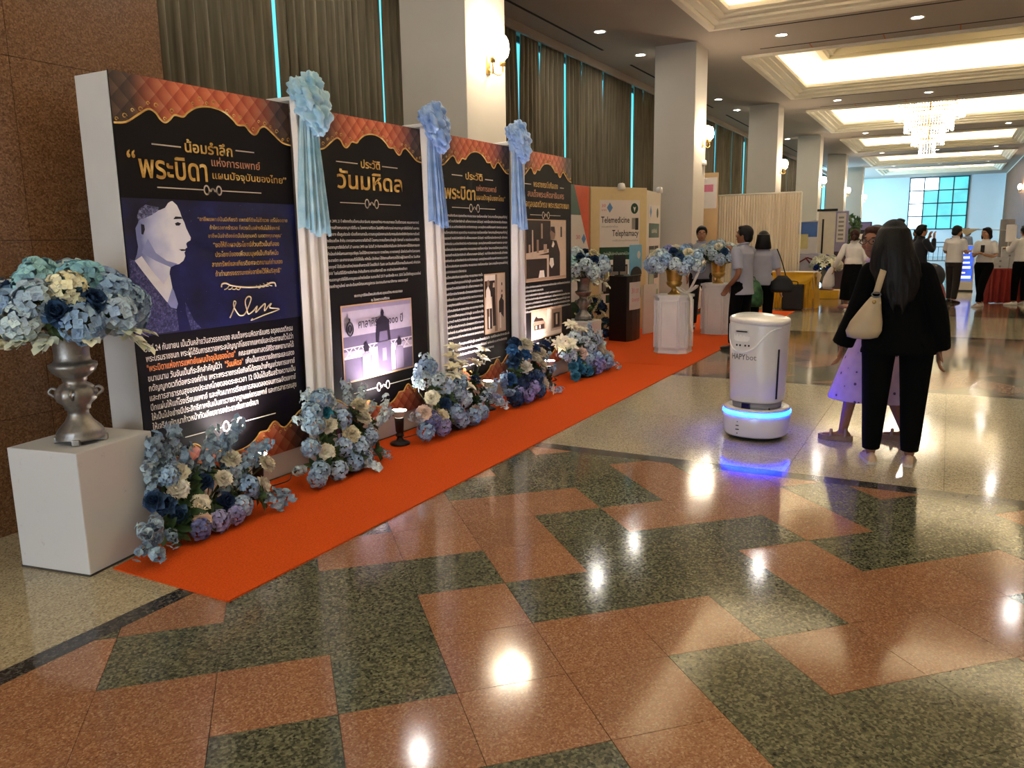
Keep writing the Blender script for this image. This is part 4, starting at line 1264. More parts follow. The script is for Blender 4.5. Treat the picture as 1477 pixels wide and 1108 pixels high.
arrangement('blue and white silk flowers on the carpet below the portrait poster', (2.78, 3.45, .007), [
    ('carnation', .062, WHITE, A1W), ('carnation', .060, PINKW, [(2.66, 3.30, .10)]),
    ('rose', .058, DEEP, [(2.44,3.36,0.27),(2.55,3.33,0.17),(2.76,3.38,0.27),(2.84,3.33,0.15),(2.5,3.36,0.23)]),
    ('hydrangea', .055, PURP, [(2.62,3.27,0.04),(2.75,3.28,0.07),(2.86,3.28,0.06)]),
    ('hydrangea', .06, MIDB, [(2.93,3.30,.10),(3.02,3.34,.18),(2.56,3.40,.36),(2.98,3.42,.28)]),
    ('blossom_sprig', .21, ['#93a9c0', '#a3b7ca', '#869fba', '#b0c1d0', '#8fa5bc'], A1S)], 1)
arrangement('pale blue silk flowers with cream carnations below the first white drape', (3.95, 3.45, .007), [
    ('carnation', .066, WHITE, [(3.79,3.42,0.35),(3.95,3.38,0.26),(3.69,3.36,0.21),(4.12,3.44,0.41),(4.12,3.41,0.33)]),
    ('rose', .055, ['#2f7f9c', '#3b8fae'], [(3.79,3.45,0.43)]),
    ('hydrangea', .065, PALE + MIDB, [(3.69,3.46,0.46),(3.58,3.39,0.26),(3.67,3.43,0.38),(3.92,3.43,0.37),(3.78,3.47,0.52),(4.0,3.36,0.17),(3.86,3.37,0.2),(4.13,3.38,.2)]),
    ('hydrangea', .06, PURP + MIDB, [(3.6,3.34,0.12),(3.74,3.32,0.08),(3.91,3.33,0.09),(3.56,3.33,0.07),(4.03,3.35,.08)]),
    ('blossom_sprig', .19, PALE, [(3.92,3.5,0.5),(4.05,3.5,0.52),(4.18,3.49,0.49),(4.22,3.44,0.38),(4.24,3.41,0.28),(4.35,3.42,0.31),(4.43,3.44,0.36),(4.2,3.32,0.08),(3.69,3.5,0.51),(3.48,3.38,0.14),(4.01,3.28,0.04),(3.64,3.46,.40)])], 2)
arrangement('blue flowers with white lilies and carnations below the statue poster', (5.3, 3.47, .007), [
    ('carnation', .074, PINKW + WHITE, [(4.95,3.41,0.32),(4.79,3.38,0.24),(4.99,3.36,0.17),(5.75,3.39,0.26),(5.44,3.34,0.12)]),
    ('lily', .085, WHITE, [(5.43,3.52,0.63),(5.41,3.52,.56),(5.49,3.48,0.49),(5.81,3.48,0.5),(5.86,3.5,.56),(5.47,3.42,0.31),(5.34,3.47,0.48),(5.69,3.47,0.47),(5.30,3.44,.42),(5.40,3.44,.40),(5.62,3.42,.33)]),
    ('rose', .06, DEEP, [(5.07,3.38,0.26),(5.17,3.40,.28),(5.6,3.42,0.35)]),
    ('hydrangea', .075, PALE + MIDB, [(5.03,3.5,0.54),(4.9,3.47,0.47),(5.11,3.46,0.43),(5.31,3.41,0.29),(5.37,3.39,0.24),(5.17,3.35,0.16),(5.19,3.44,0.36),(5.36,3.43,0.37)]),
    ('hydrangea', .07, PURP + MIDB, [(4.97,3.34,0.1),(5.23,3.33,0.1),(5.39,3.32,0.08),(4.86,3.36,0.17),(4.78,3.36,.1),(5.53,3.33,.1)]),
    ('blossom_sprig', .22, PALE + MIDB, [(5.8,3.37,0.17),(5.82,3.37,0.22),(5.80,3.34,0.13),(5.63,3.37,0.17),(4.76,3.38,0.18),(5.07,3.5,0.57),(5.84,3.36,0.16),(4.82,3.46,.5),(5.70,3.36,.24)])], 3)
arrangement('deep blue flowers with peonies and cream carnations below the text poster', (6.52, 3.47, .007), [
    ('carnation', .084, WHITE, [(6.48,3.41,0.32),(6.81,3.40,0.3),(6.7,3.34,0.14),(6.72,3.43,0.37),(6.64,3.48,0.51),(6.86,3.44,0.4)]),
    ('lily', .07, WHITE, [(6.8,3.29,0.06)]),
    ('rose', .075, DEEP + ['#345f94', '#3c6aa0'], [(6.3,3.43,0.39),(6.18,3.40,0.27),(6.77,3.46,0.46),(6.42,3.46,0.44),(6.44,3.49,0.55),(7.02,3.46,0.46),(6.36,3.47,.50),(6.56,3.45,.42)]),
    ('hydrangea', .075, PURP + DEEP, [(6.49,3.38,0.24),(6.52,3.35,0.14),(6.25,3.35,0.13),(6.37,3.33,0.1),(6.6,3.32,0.1),(6.17,3.34,0.1),(6.62,3.36,.22),(6.32,3.36,.20)]),
    ('blossom_sprig', .2, MIDB, [(6.12,3.37,0.18),(6.07,3.4,0.24),(6.06,3.36,0.15),(6.98,3.38,0.2),(6.95,3.31,0.05),(6.92,3.42,0.34),(6.08,3.40,.28)])], 4)
arrangement('pale blue and white flowers with white orchids below the last poster', (7.98, 3.47, .007), [
    ('carnation', .09, WHITE + PINKW, [(7.86,3.44,0.27),(8.5,3.38,0.15),(8.36,3.42,0.24),(8.44,3.40,.17)]),
    ('lily', .085, WHITE, [(7.72,3.49,0.4),(7.40,3.50,0.43),(7.53,3.51,0.46),(7.82,3.55,0.58),(8.08,3.52,0.49),(7.67,3.47,0.36),(7.88,3.55,.55),(7.46,3.48,.39),(7.98,3.54,.52)]),
    ('rose', .07, ['#3d7ea6', '#4f97b8', '#2c4c7d'], [(7.75,3.39,0.13),(7.6,3.41,0.17),(7.68,3.42,0.21),(7.57,3.37,.08),(7.9,3.37,.07)]),
    ('hydrangea', .085, PURP + MIDB, [(8.21,3.37,0.1),(7.96,3.41,0.2),(8.2,3.40,0.17),(8.38,3.36,0.1),(8.08,3.36,.08)]),
    ('hydrangea', .08, PALE, [(8.14,3.45,0.3),(7.84,3.51,0.44),(8.04,3.48,0.38),(8.33,3.48,0.36),(7.62,3.45,.28),(8.2,3.5,.42)]),
    ('blossom_sprig', .22, PALE + MIDB, [(8.57,3.45,0.27),(8.5,3.35,0.06),(7.43,3.46,0.32),(7.55,3.44,0.27),(8.45,3.48,.38),(8.30,3.52,.46)])], 5)

# ---- plinths, urns and bouquets
m_white = M('plinth_white', C('#dcdad6'), .55, var=.04, scale=6)
m_scuff = None
def urn_mesh(prof, n=40, flutes=()):
    mb = MB(); rr = []
    for r_, z in prof:
        fl = 0
        for z0, z1, am, k in flutes:
            if z0 <= z <= z1: fl = am; kk = k
        rr.append([((r_ + (fl * math.cos(kk * 2 * math.pi * i / n) if fl else 0)) * math.cos(2 * math.pi * i / n), (r_ + (fl * math.cos(kk * 2 * math.pi * i / n) if fl else 0)) * math.sin(2 * math.pi * i / n), z) for i in range(n)])
    mb.rings(rr, True, True, True)
    return mb
SILVER = [(.03, 0.0), (.108, 0.0), (.108, .012), (.100, .022), (.104, .03), (.092, .05), (.062, .085), (.046, .115), (.046, .135), (.056, .142), (.056, .152), (.062, .165), (.080, .185), (.090, .21), (.086, .235), (.066, .258), (.048, .27), (.054, .282), (.054, .292), (.070, .305), (.092, .325), (.102, .345), (.104, .36), (.086, .366), (.078, .38), (.076, .41), (.080, .46), (.092, .505), (.104, .525), (.104, .535), (.09, .53), (.02, .50)]
GOLD = [(.03, 0), (.085, 0), (.085, .012), (.07, .022), (.045, .045), (.032, .07), (.042, .085), (.075, .10), (.098, .13), (.104, .16), (.088, .172), (.094, .182), (.098, .20), (.104, .26), (.118, .315), (.118, .325), (.10, .32), (.03, .29)]
def metal_mat(name, a, b_, rough):
    t = NT(name); p = t.coord('Object')
    nz = t.noise(p, 9, 4, .6)
    t.set(color=t.ramp(nz, [(.3, C(a)), (.7, C(b_))]), metal=.75, rough=rough, normal=t.bump(t.noise(p, 60, 3), .35, .004))
    return t.m
m_silver = metal_mat('aged_silver', '#77736e', '#a9a5a0', .38)
m_goldm = metal_mat('aged_gold', '#a07a34', '#d8b060', .33)
def bouquet(label, loc, urn_prof, urn_mat, flutes, R_, RZ, lists, seed, urn_name, rim, scale=1.0):
    t = thing(urn_name, label, 'flower urn', loc)
    mb = urn_mesh([(r_ * scale, z * scale) for r_, z in urn_prof], 40, [(a * scale, b_ * scale, c_ * scale, k) for a, b_, c_, k in flutes])
    mb.build('urn', urn_mat, t)
    H_ = urn_prof[-3][1] * scale
    r_ = random.Random(seed)
    tot = sum(l[3] for l in lists)
    pts = sphere_pts(tot, -.28)
    r_.shuffle(pts)
    core = Vector((0, 0, H_ + RZ * .35))
    bag = []
    for kind, size, col, n_ in lists: bag += [(kind, size, col)] * n_
    st = MB()
    for (kind, size, col), d in zip(bag, pts):
        d = Vector(d)
        p = core + Vector((d.x * R_, d.y * R_, d.z * RZ))
        flower(kind, p, d + Vector((0, 0, .25)), size, col, t, r_)
        st.tube([(0, 0, H_ - .05), p], .004, 4)
    st.build('stems', m_stem, t)
    for k in range(rim):
        a = 2 * math.pi * k / rim + r_.uniform(-.2, .2)
        flower('silver_leaf', core + Vector((R_ * .72 * math.cos(a), R_ * .72 * math.sin(a), -RZ * .42)), (math.cos(a), math.sin(a), r_.uniform(-.75, -.05)), R_ * .62, ['#c9cdc4', '#d6d8cf', '#b9c2bc'], t, r_)
    lp = []
    for k in range(16):
        a = r_.uniform(0, 6.28); e = r_.uniform(-.2, .9)
        d = Vector((math.cos(a) * math.cos(e), math.sin(a) * math.cos(e), math.sin(e)))
        lp.append((core + Vector((d.x * R_, d.y * R_, d.z * RZ)) * .72, d))
    leaves(t, lp, r_, R_ * .34)
    # feet and handles of the urn
    if urn_mat is m_silver:
        for k in range(4):
            a = math.pi / 4 + k * math.pi / 2
            b = MB(); b.bbox(-.025, .025, -.018, .018, 0, .03, .006); o = b.build('foot', urn_mat, t, (.092 * scale * math.cos(a), .092 * scale * math.sin(a), -.018), a)
            b = MB(); b.tube(smooth_path([(.085 * scale, 0, .20 * scale), (.115 * scale, 0, .225 * scale), (.10 * scale, 0, .245 * scale), (.08 * scale, 0, .235 * scale)], 4), .008, 6); b.build('scroll', urn_mat, t, (0, 0, 0), a)
    return t
# box plinth by the pier
pb_ = thing('box_plinth', 'scuffed white box plinth at the near end of the carpet', 'plinth', (2.085, 3.385, 0), math.radians(10))
b = MB()
t_ = NT('scuffed_white'); _p = t_.coord('Object')
t_.set(color=t_.mix(t_.ramp(t_.noise(_p, 16, 6, .75), [(.62, (0, 0, 0)), (.72, (.5, .5, .5))]), C('#d8d8d8'), C('#a9a6a4')), rough=.5)
b.bbox(0.012, .47, .012, .432, .004, .592, .006)
b.build('box', t_.m, pb_)
b = MB(); b.box(.010, .472, .010, .434, 0, .01); b.build('base_edge', M('dark_edge', C('#4b453f'), .8), pb_)
FL = [(.166, .258, .006, 9), (.300, .362, .005, 18), (.018, .06, .004, 22)]
bouquet('silver urn overflowing with blue hydrangeas on the scuffed box plinth', (2.255, 3.60, .611), SILVER, m_silver, FL, .27, .17, [('hydrangea', .095, SEA + MIDB + PALE, 17), ('hydrangea', .09, ['#e9e2c4', '#f0e8d0'], 6), ('rose', .075, DEEP, 4), ('hydrangea', .085, ['#7f97c4', '#8aa3cc'], 4)], 21, 'flower_urn', 13)
# second silver urn behind the last poster
b = MB(); b.bbox(0, .42, 0, .42, .01, .43, .006)
pl = thing('box_plinth', 'low white box plinth half hidden behind the last poster', 'plinth', (9.45, 4.02, .007)); b.build('box', m_white, pl)
bouquet('silver urn with pale blue and cream flowers beyond the last poster', (9.68, 4.2, .456), SILVER, m_silver, FL, .28, .24, [('hydrangea', .10, SEA + PALE + MIDB, 15), ('carnation', .085, ['#e9dfb4', '#f0e6c4'], 6), ('rose', .07, DEEP, 4)], 22, 'flower_urn', 8, 1.02)

def pedestal(loc, rz, label, h):
    t = thing('pedestal', label, 'pedestal', loc, rz)
    def octo(s, c): return [(-s, -s + c), (-s + c, -s), (s - c, -s), (s, -s + c), (s, s - c), (s - c, s), (-s + c, s), (-s, s - c)]
    b = MB(); b.prism(octo(.215, .085), .0, h - .03); b.build('body', m_white, t)
    b = MB(); b.prism(octo(.235, .09), h - .03, h); b.build('top', m_white, t)
    b = MB(); b.prism(octo(.222, .088), 0, .02); b.build('base', m_white, t)
    s, c = .215, .085
    # raised frames round a sunk field on each face
    for k in range(8):
        a = -math.pi / 2 + k * math.pi / 4
        diag = k % 2
        hw = (s - c) - .012 if not diag else c * .707 - .01
        dist = s if not diag else (2 * s - c) * .7071
        fr = MB()
        w_ = .026 if not diag else .016
        z0, z1 = .07, h - .07
        dp = -.018
        fr.box(-hw, hw, dp, .001, z0, z0 + w_); fr.box(-hw, hw, dp, .001, z1 - w_, z1)
        fr.box(-hw, -hw + w_, dp, .001, z0 + w_, z1 - w_); fr.box(hw - w_, hw, dp, .001, z0 + w_, z1 - w_)
        ang = a + math.pi / 2
        o = fr.build('panel_frame', m_white, t, (dist * math.cos(a), dist * math.sin(a), 0), ang)
    return t
pedestal((10.2, 3.13, .007), 0, 'white panelled pedestal nearest the robot, carrying a gold urn', .76)
pedestal((12.45, 3.12, .007), 0, 'white panelled pedestal beside the man in grey, carrying a gold urn', .78)
GL = [(.175, .32, .0, 8)]
bouquet('gold urn with blue and cream flowers on the nearer white pedestal', (10.2, 3.13, .767), GOLD, m_goldm, [], .33, .19, [('hydrangea', .085, MIDB + PALE, 20), ('carnation', .08, WHITE, 6), ('rose', .07, DEEP, 5), ('hydrangea', .07, PURP, 4)], 23, 'flower_urn', 0)
bouquet('gold urn with blue and cream flowers on the farther pedestal, before the boy', (12.45, 3.12, .787), GOLD, m_goldm, [], .31, .20, [('hydrangea', .085, MIDB + PALE, 18), ('carnation', .08, WHITE, 7), ('rose', .07, DEEP, 4)], 24, 'flower_urn', 0)

# ---- floor uplights for the posters
m_black = M('black_plastic', C('#17130f'), .4)
m_par = glow('par_bulb', (1.0, .93, .82), 45)
def uplight(x, y, label):
    t = thing('floor_uplight', label, 'floor lamp', (x, y, .007))
    b = MB(); b.lathe([(.02, .0), (.075, 0), (.078, .012), (.06, .022), (.03, .03), (.022, .05), (.02, .06)], 24); b.build('base', m_black, t)
    b = MB(); b.lathe([(.018, .055), (.032, .065), (.03, .08), (.022, .09), (.03, .10), (.034, .18), (.036, .205), (.028, .207)], 20); b.build('stem', m_black, t)
    b = MB(); b.lathe([(.030, .207), (.04, .225), (.058, .25), (.06, .262)], 24, cap=False); b.build('reflector', M('reflector_white', C('#d8d2c6'), .3), t)
    b = MB(); b.lathe([(.001, .268), (.03, .266), (.058, .260)], 24, cap=False); b.build('bulb', m_par, t)
    b = MB(); b.tube(smooth_path([(.07, .02, .01), (.14, .08, .004), (.30, .06, .004), (.42, .14, .004), (.55, .16, .004)], 5), .004, 5); b.build('cable', m_black, t)
    l = lamp('uplight_beam', 'SPOT', UPLIGHT_W, (1.0, .86, .84), t, (0, .0, .29), spot_size=math.radians(105), spot_blend=.7, shadow_soft_size=.04)
    aim(l, (0, .42, 1))
uplight(3.30, 3.56, 'glowing floor uplight hidden among the flowers under the portrait poster')
uplight(4.68, 3.53, 'black floor uplight with a glowing bulb, standing free on the carpet')
uplight(6.02, 3.55, 'glowing floor uplight hidden among flowers under the text poster')
uplight(7.32, 3.56, 'glowing floor uplight between the two farthest carpet arrangements')
# ================================================================== delivery robot
m_shell = M('robot_shell', C('#dedad6'), .22, var=.02, scale=3, coat=.5)
m_shell2 = M('robot_shell_shade', C('#c9c5c2'), .3, var=.02)
m_rubber = M('rubber_dark', C('#141414'), .7)
m_ring = glow('blue_light_ring', (0.0, .016, 1.0), 30.0)
rb = thing('service_robot', 'white rounded service robot with glowing blue ring on the polished floor', 'robot', (6.08, 1.20, 0), math.radians(170))
rb.scale = (.915, .915, .98)
def se(R_, a, n_=2.7):
    c_, s_ = math.cos(a), math.sin(a)
    k = R_ / ((abs(c_) ** n_ + abs(s_) ** n_) ** (1 / n_))
    return k * c_, k * s_
def se_ring(R_, z, n=48, ex=None, tilt=0.0):
    ex = ex or (2.15 if z < .26 else 2.7)
    out = []
    for i in range(n):
        x_, y_ = se(R_, 2 * math.pi * i / n, ex)
        out.append((x_, y_, z + tilt * (-y_ / .23) + tilt * .6 * (-x_ / .23)))
    return out
b = MB(); b.rings([se_ring(.205, .012), se_ring(.215, .035)]); b.build('wheel_housing', m_rubber, rb)
b = MB(); b.rings([se_ring(.20, .034), se_ring(.248, .036), se_ring(.256, .05), se_ring(.263, .12), se_ring(.267, .185), se_ring(.262, .196), se_ring(.2, .196)]); b.build('base', m_shell, rb)
b = MB(); b.rings([se_ring(.21, .196), se_ring(.266, .200), se_ring(.271, .206), se_ring(.271, .220), se_ring(.266, .226), se_ring(.21, .232)]); b.build('light_ring', m_ring, rb)
b = MB(); b.rings([se_ring(.20, .232), se_ring(.262, .234), se_ring(.256, .250), se_ring(.230, .256), se_ring(.188, .246)], cap=False); b.build('shelf_rim', m_shell, rb)
b = MB(); b.rings([se_ring(.188, .225), se_ring(.188, .30)]); b.build('recess', M('recess_grey', C('#8f8b92'), .5), rb)
b = MB(); b.rings([se_ring(.188, .297), se_ring(.202, .298), se_ring(.208, .31), se_ring(.214, .50), se_ring(.219, .75), se_ring(.224, .86, tilt=.012), se_ring(.225, .905, tilt=.016)], cap=False)
b.build('body', m_shell, rb)
b = MB(); b.rings([se_ring(.2265, .904, tilt=.016), se_ring(.2265, .924, tilt=.016), se_ring(.222, .932, tilt=.016), se_ring(.205, .937, tilt=.016), se_ring(.10, .941, tilt=.016), se_ring(.01, .942, tilt=.016)]); b.build('lid', m_shell, rb)
def on_body(y_, z, off=.001):
    R_ = .214 + (.219 - .214) * (z - .5) / .25
    return ((max(R_ ** 2.7 - abs(y_) ** 2.7, 1e-9)) ** (1 / 2.7) + off, y_, z)
b = MB()
U = [(-.205, .885), (-.205, .82), (-.19, .76), (-.15, .71), (-.09, .685), (-.02, .69), (.05, .725), (.10, .785), (.15, .84), (.19, .865), (.212, .87)]
b.tube([Vector(on_body(p.x, p.z, .001)) for p in smooth_path([(a, 0, c) for a, c in U], 5)], .0065, 6); b.build('face_seam', M('seam_white', C('#fbf8f2'), .2), rb)
def patch(name, y0, y1, z0, z1, mat, off=.0015, bev=.012):
    mb = MB(); n_ = 8
    rr = []
    for j in range(2):
        pass
    cols = []
    for i in range(n_ + 1):
        yy = y0 + (y1 - y0) * i / n_
        e = bev * (1 if i in (0, n_) else 0)
        cols.append([on_body(yy, z0 + e, off), on_body(yy, z1 - e, off)])
    mb.rings([[c_[0] for c_ in cols], [c_[1] for c_ in cols]], False, False, True)
    return mb.build(name, mat, rb)
patch('pocket', -.135, .005, .765, .855, M('pocket_white', C('#efece6'), .3), .0015, .014)
patch('slot_bezel', -.125, .0, .822, .855, m_shell2, .003, .006)
patch('card_slot', -.115, -.012, .834, .845, m_rubber, .0045, .002)
for yy in (-.105, -.075, -.03, .0):
    b = MB(); c_ = on_body(yy, .735, .001); b.ball(c_, .004, .008, .008, 10, 6); b.build('sensor_dot', m_rubber, rb)
for body_, x0_, w_, mt in (("HAPY", -.150, .125, M('logo_grey', C('#5b5754'), .4)), ("bot", -.02, .085, M('logo_pale', C('#8d8985'), .4))):
    vs, fs = text_geo(body_, w_, .043, .018, 2)
    mb = MB(); mb.add([on_body(x0_ + a, .628 + c_, .0014) for a, c_ in vs], fs); mb.build('logo', mt, rb)
# long dark grille on the flank, lens in the recess, marks on the base
mb = MB()
a_ = math.radians(62)
for z0, z1 in ((.33, .71),):
    pts = []
    for z in (z0, z1):
        R_ = .214 + .005 * (z - .5) / .25
        for da in (-.05, .05):
            x_, y_ = se(R_, a_ + da); pts.append((x_ * 1.006, y_ * 1.006, z))
    mb.add(pts, [(0, 1, 3, 2)])
mb.build('side_grille', m_rubber, rb)
mb = MB(); mb.bbox(.150, .198, -.055, .02, .246, .290, .006); mb.build('front_sensor', M('lens_navy', C('#0b0b45'), .2), rb)
mb = MB(); mb.ball((.17, .17, .262), .008); mb.build('sensor_dot', m_rubber, rb)
for z, w_ in ((.155, .004), (.095, .014), (.125, .012), (.065, .004)):
    mb = MB(); mb.box(.2590, .2640, -.055 - w_, -.055 + w_, z - .003, z + .003); mb.build('marking', m_rubber, rb)

# ================================================================== the booth
m_cream = M('cream_board', C('#d8c192'), .6, var=.03)
m_pale = M('pale_board', C('#d9cdbb'), .6, var=.03)
m_sheet = M('white_sheet', C('#dcd2cc'), .45, var=.02)
m_dgreen = M('deep_green_print', C('#0f4029'), .5)
m_teal = M('teal_print', C('#4f6a64'), .5)
m_coral = M('coral_print', C('#d05a3c'), .5)
def board_root(name, label, p0, p1, z0, z1, mat, th=.035, cat='display board'):
    d = Vector((p1[0] - p0[0], p1[1] - p0[1], 0)); L = d.length
    t = thing(name, label, cat, (p0[0], p0[1], .007 if False else 0), math.atan2(d.y, d.x))
    b = MB(); b.bbox(0, L, 0, th, z0, z1, .004); b.build('board', mat, t)
    return t, L
def sheet(t, x0, x1, z0, z1, mat, name='poster', y=-.004):
    b = MB(); b.box(x0, x1, y, .0, z0, z1); return b.build(name, mat, t)
def ptext(t, body_, x, z, w, h, mat, y=-.006, bold=.014):
    b = MB(); print_text(b, body_, x, z, w, h, y, bold, 2); return b.build('lettering', mat, t)
m_dk = M('dark_ink', C('#26221f'), .5)
m_gi = M('grey_ink', C('#8b847c'), .5)
# green, white and coral board
t, L = board_root('display_board', 'white display board with green and coral corner, beside the last poster', (10.55, 5.02), (11.70, 4.98), .007, 2.3, m_sheet)
b = MB(); b.add(flat([(0, 1.86), (.92, 1.86), (.75, 2.298), (0, 2.298)], -.002), [(0, 1, 2, 3)]); b.build('print', m_teal, t)
b = MB(); b.add(flat([(1.148, 1.30), (1.148, 2.298), (.62, 2.298)], -.003), [(0, 1, 2)]); b.build('print', m_coral, t)
b = MB(); b.add(flat([(0, .01), (1.148, .01), (1.148, .55), (0, .55)], -.002), [(0, 1, 2, 3)]); b.build('print', m_dgreen, t)
ptext(t, "ระบบ", .25, .98, .42, .14, m_dk); ptext(t, "ใบเดียว", .68, .98, .42, .14, m_coral)
b = MB(); b.add(flat([(.95, 1.42), (1.03, 1.50), (.95, 1.58), (.87, 1.50)], -.0045), [(0, 1, 2, 3)]); b.build('emblem', M('sky_print', C('#5f8fc4'), .5), t)
ptext(t, "30", .68, 1.50, .14, .06, M('rose_print', C('#d0718c'), .5))
# telemedicine board
t, L = board_root('display_board', 'cream display board with a Telemedicine poster behind the dark lectern', (11.74, 4.97), (12.71, 4.39), .007, 2.3, m_cream)
ps = sheet(t, .17, .98, .45, 2.10, m_sheet)
ptext(t, "Telemedicine", .20, 1.745, .57, .10, m_dk); ptext(t, "Telephamacy", .42, 1.535, .54, .10, m_dk)
ptext(t, "การแพทย์ทางไกล", .21, 1.67, .32, .03, m_gi, bold=.004); ptext(t, "การให้บริการเภสัชกรรมทางไกล", .43, 1.45, .52, .03, m_gi, bold=.004)
sheet(t, .17, .975, 1.16, 1.36, m_dgreen, 'print_strip', -.006); ptext(t, "ติดต่อผู้ให้บริการด้านสุขภาพในโรงพยาบาล", .25, 1.235, .64, .045, M('pale_ink', C('#cfdccf'), .5), -.008, .004)
b = MB(); b.add(flat([(.37, 1.90), (.43, 1.98), (.37, 2.06), (.31, 1.98)], -.006), [(0, 1, 2, 3)]); b.build('emblem', M('sky_print', C('#5f8fc4'), .5), t)
ptext(t, "30", .21, 1.99, .08, .045, M('rose_print', C('#d0718c'), .5)); ptext(t, "บาท", .21, 1.93, .09, .03, M('rose_print', C('#d0718c'), .5))
b = MB(); b.add([(.87 + .075 * math.cos(a), -.006, 1.97 + .085 * math.sin(a)) for a in [k * math.pi / 12 for k in range(24)]], [tuple(range(24))]); b.build('emblem', m_dgreen, t)
b = MB(); b.add([(.87, -.008, 1.91), (.90, -.008, 2.0), (.87, -.008, 1.985), (.84, -.008, 2.0)], [(0, 1, 2, 3)]); b.build('emblem', m_sheet, t)
sheet(t, .82, .89, 1.64, 1.82, m_gi, 'phone_print', -.006); sheet(t, .89, .955, 1.63, 1.82, m_dk, 'phone_print', -.006)
# pictured nurse at a laptop
sc_ = sheet(t, .22, .74, .62, 1.08, m_dk, 'picture', -.006); sheet(t, .24, .72, .66, 1.05, m_gi, 'picture', -.007)
b = MB(); b.add(flat([(.30, .66), (.31, .80), (.36, .84), (.42, .80), (.45, .66)], -.0085), [(0, 1, 2, 3, 4)]); b.build('pictured_coat', m_dk, t)
b = MB(); b.add(flat([(.36, .84), (.345, .92), (.37, .97), (.41, .96), (.42, .90), (.40, .84)], -.009), [(0, 1, 2, 3, 4, 5)]); b.build('pictured_face', M('skin_print', C('#b98a6e'), .5), t)
b = MB(); b.add(flat([(.335, .92), (.35, 1.0), (.39, 1.01), (.43, .98), (.40, .965), (.37, .965)], -.0095), [(0, 1, 2, 3, 4, 5)]); b.build('pictured_hair', m_dk, t)
sheet(t, .30, .46, .47, .60, m_dgreen, 'print', -.006)
def clip_spot(x, y, z, label, hang=False):
    t = thing('clip_spotlight', label, 'spotlight', (x, y, z), math.radians(-120))
    b = MB(); b.bbox(-.03, .03, -.02, .03, -.03, .0, .006); b.tube(smooth_path([(0, 0, 0), (0, .0, .04), (.02, -.03, .06)], 4), .008, 6); b.build('clamp', m_rim, t)
    b = MB(); b.lathe([(.02, .06), (.05, .05), (.062, .0), (.06, -.04), (.055, -.042)], 16, (.02, -.05, .0)); b.build('head', m_rim, t)
    b = MB(); b.lathe([(.001, -.036), (.056, -.038)], 16, (.02, -.05, 0), cap=False); b.build('lens', M('dull_lens', C('#e8e0cc'), .3), t)
clip_spot(12.22, 4.62, 2.30, 'white clip-on spotlight at the top of the Telemedicine board')
t, L = board_root('display_board', 'narrow pale board printed with phones, left of the second column', (12.80, 4.42), (13.95, 4.56), .007, 2.27, m_pale)
sheet(t, .15, 1.05, .35, 2.05, m_sheet); sheet(t, .17, 1.02, 1.50, 1.74, m_teal, 'print_strip', -.006); ptext(t, "แอปพลิเคชัน", .38, 1.58, .45, .07, m_sheet, -.008)
sheet(t, .20, .62, .62, 1.36, m_dk, 'phone_print', -.006); sheet(t, .23, .59, .68, 1.30, M('screen_print', C('#a9b7a4'), .5), 'phone_print', -.007); sheet(t, .66, .98, .80, 1.36, m_dk, 'phone_print', -.006)
b = MB(); b.add(flat([(.30, 1.83), (.38, 1.93), (.30, 2.03), (.22, 1.93)], -.006), [(0, 1, 2, 3)]); b.build('emblem', M('sky_print', C('#5f8fc4'), .5), t)
b = MB(); b.add([(.86 + .08 * math.cos(a), -.006, 1.92 + .085 * math.sin(a)) for a in [k * math.pi / 12 for k in range(24)]], [tuple(range(24))]); b.build('emblem', m_dgreen, t)
sheet(t, .17, .45, .40, .58, m_dk, 'print', -.006); sheet(t, .55, 1.0, .40, .60, M('sage_print', C('#8d9a72'), .5), 'print', -.006)
clip_spot(13.75, 4.50, 2.305, 'white clip-on spotlight at the top of the narrow phone board')
clip_spot(15.75, 4.28, 2.9, 'white spotlight hooked on the second column below its sconce')
# lectern
lt = thing('lectern', 'dark curved lectern with a white leaflet on its front', 'lectern', (10.9, 4.05, .007))
poly = [(0, 0), (.12, -.045), (.28, -.06), (.44, -.045), (.60, .0), (.62, .30), (0.08, .30)]
m_ebony = M('dark_laminate', C('#1a0f0c'), .35, var=.15)
b = MB(); b.prism(poly, 0, .93); b.build('body', m_ebony, lt)
b = MB(); b.prism([(x_ * 1.03 - .01, y_ * 1.03 - .006) for x_, y_ in poly], .93, .955); b.build('top', m_ebony, lt)
def on_lect(x_, z): 
    return (x_, -.06 + .06 * ((x_ - .29) / .29) ** 2 - .006, z)
b = MB(); b.rings([[on_lect(.05 + .48 * i / 8, .46 + .0 * i) for i in range(9)], [on_lect(.05 + .48 * i / 8, .86) for i in range(9)]], False, False, True); b.build('leaflet', m_sheet, lt)
vs, fs = text_geo("30 บาท", .22, .08, .012, 1)
b = MB(); b.add([(lambda q: (q[0], q[1] - .004, q[2]))(on_lect(.10 + a, .70 + c_)) for a, c_ in vs], fs); vs, fs = text_geo("รักษาทุกที่", .26, .05, .01, 1); b.add([(lambda q: (q[0], q[1] - .004, q[2]))(on_lect(.10 + a, .58 + c_)) for a, c_ in vs], fs); b.build('lettering', M('rose_print', C('#d0718c'), .5), lt)
b = MB(); b.add([(lambda q: (q[0], q[1] - .004, q[2]))(on_lect(*q)) for q in ((.45, .60), (.50, .70), (.45, .80), (.40, .70))], [(0, 1, 2, 3)]); b.build('emblem', M('sky_print', C('#5f8fc4'), .5), lt)
bs = thing('counter_sign', 'light blue upright sign standing on the dark lectern', 'sign', (11.15, 4.09, .963))
b = MB(); b.bbox(0, .5, 0, .02, .0, .44, .004); b.build('board', M('light_blue_sign', C('#6fb0d4'), .45), bs)
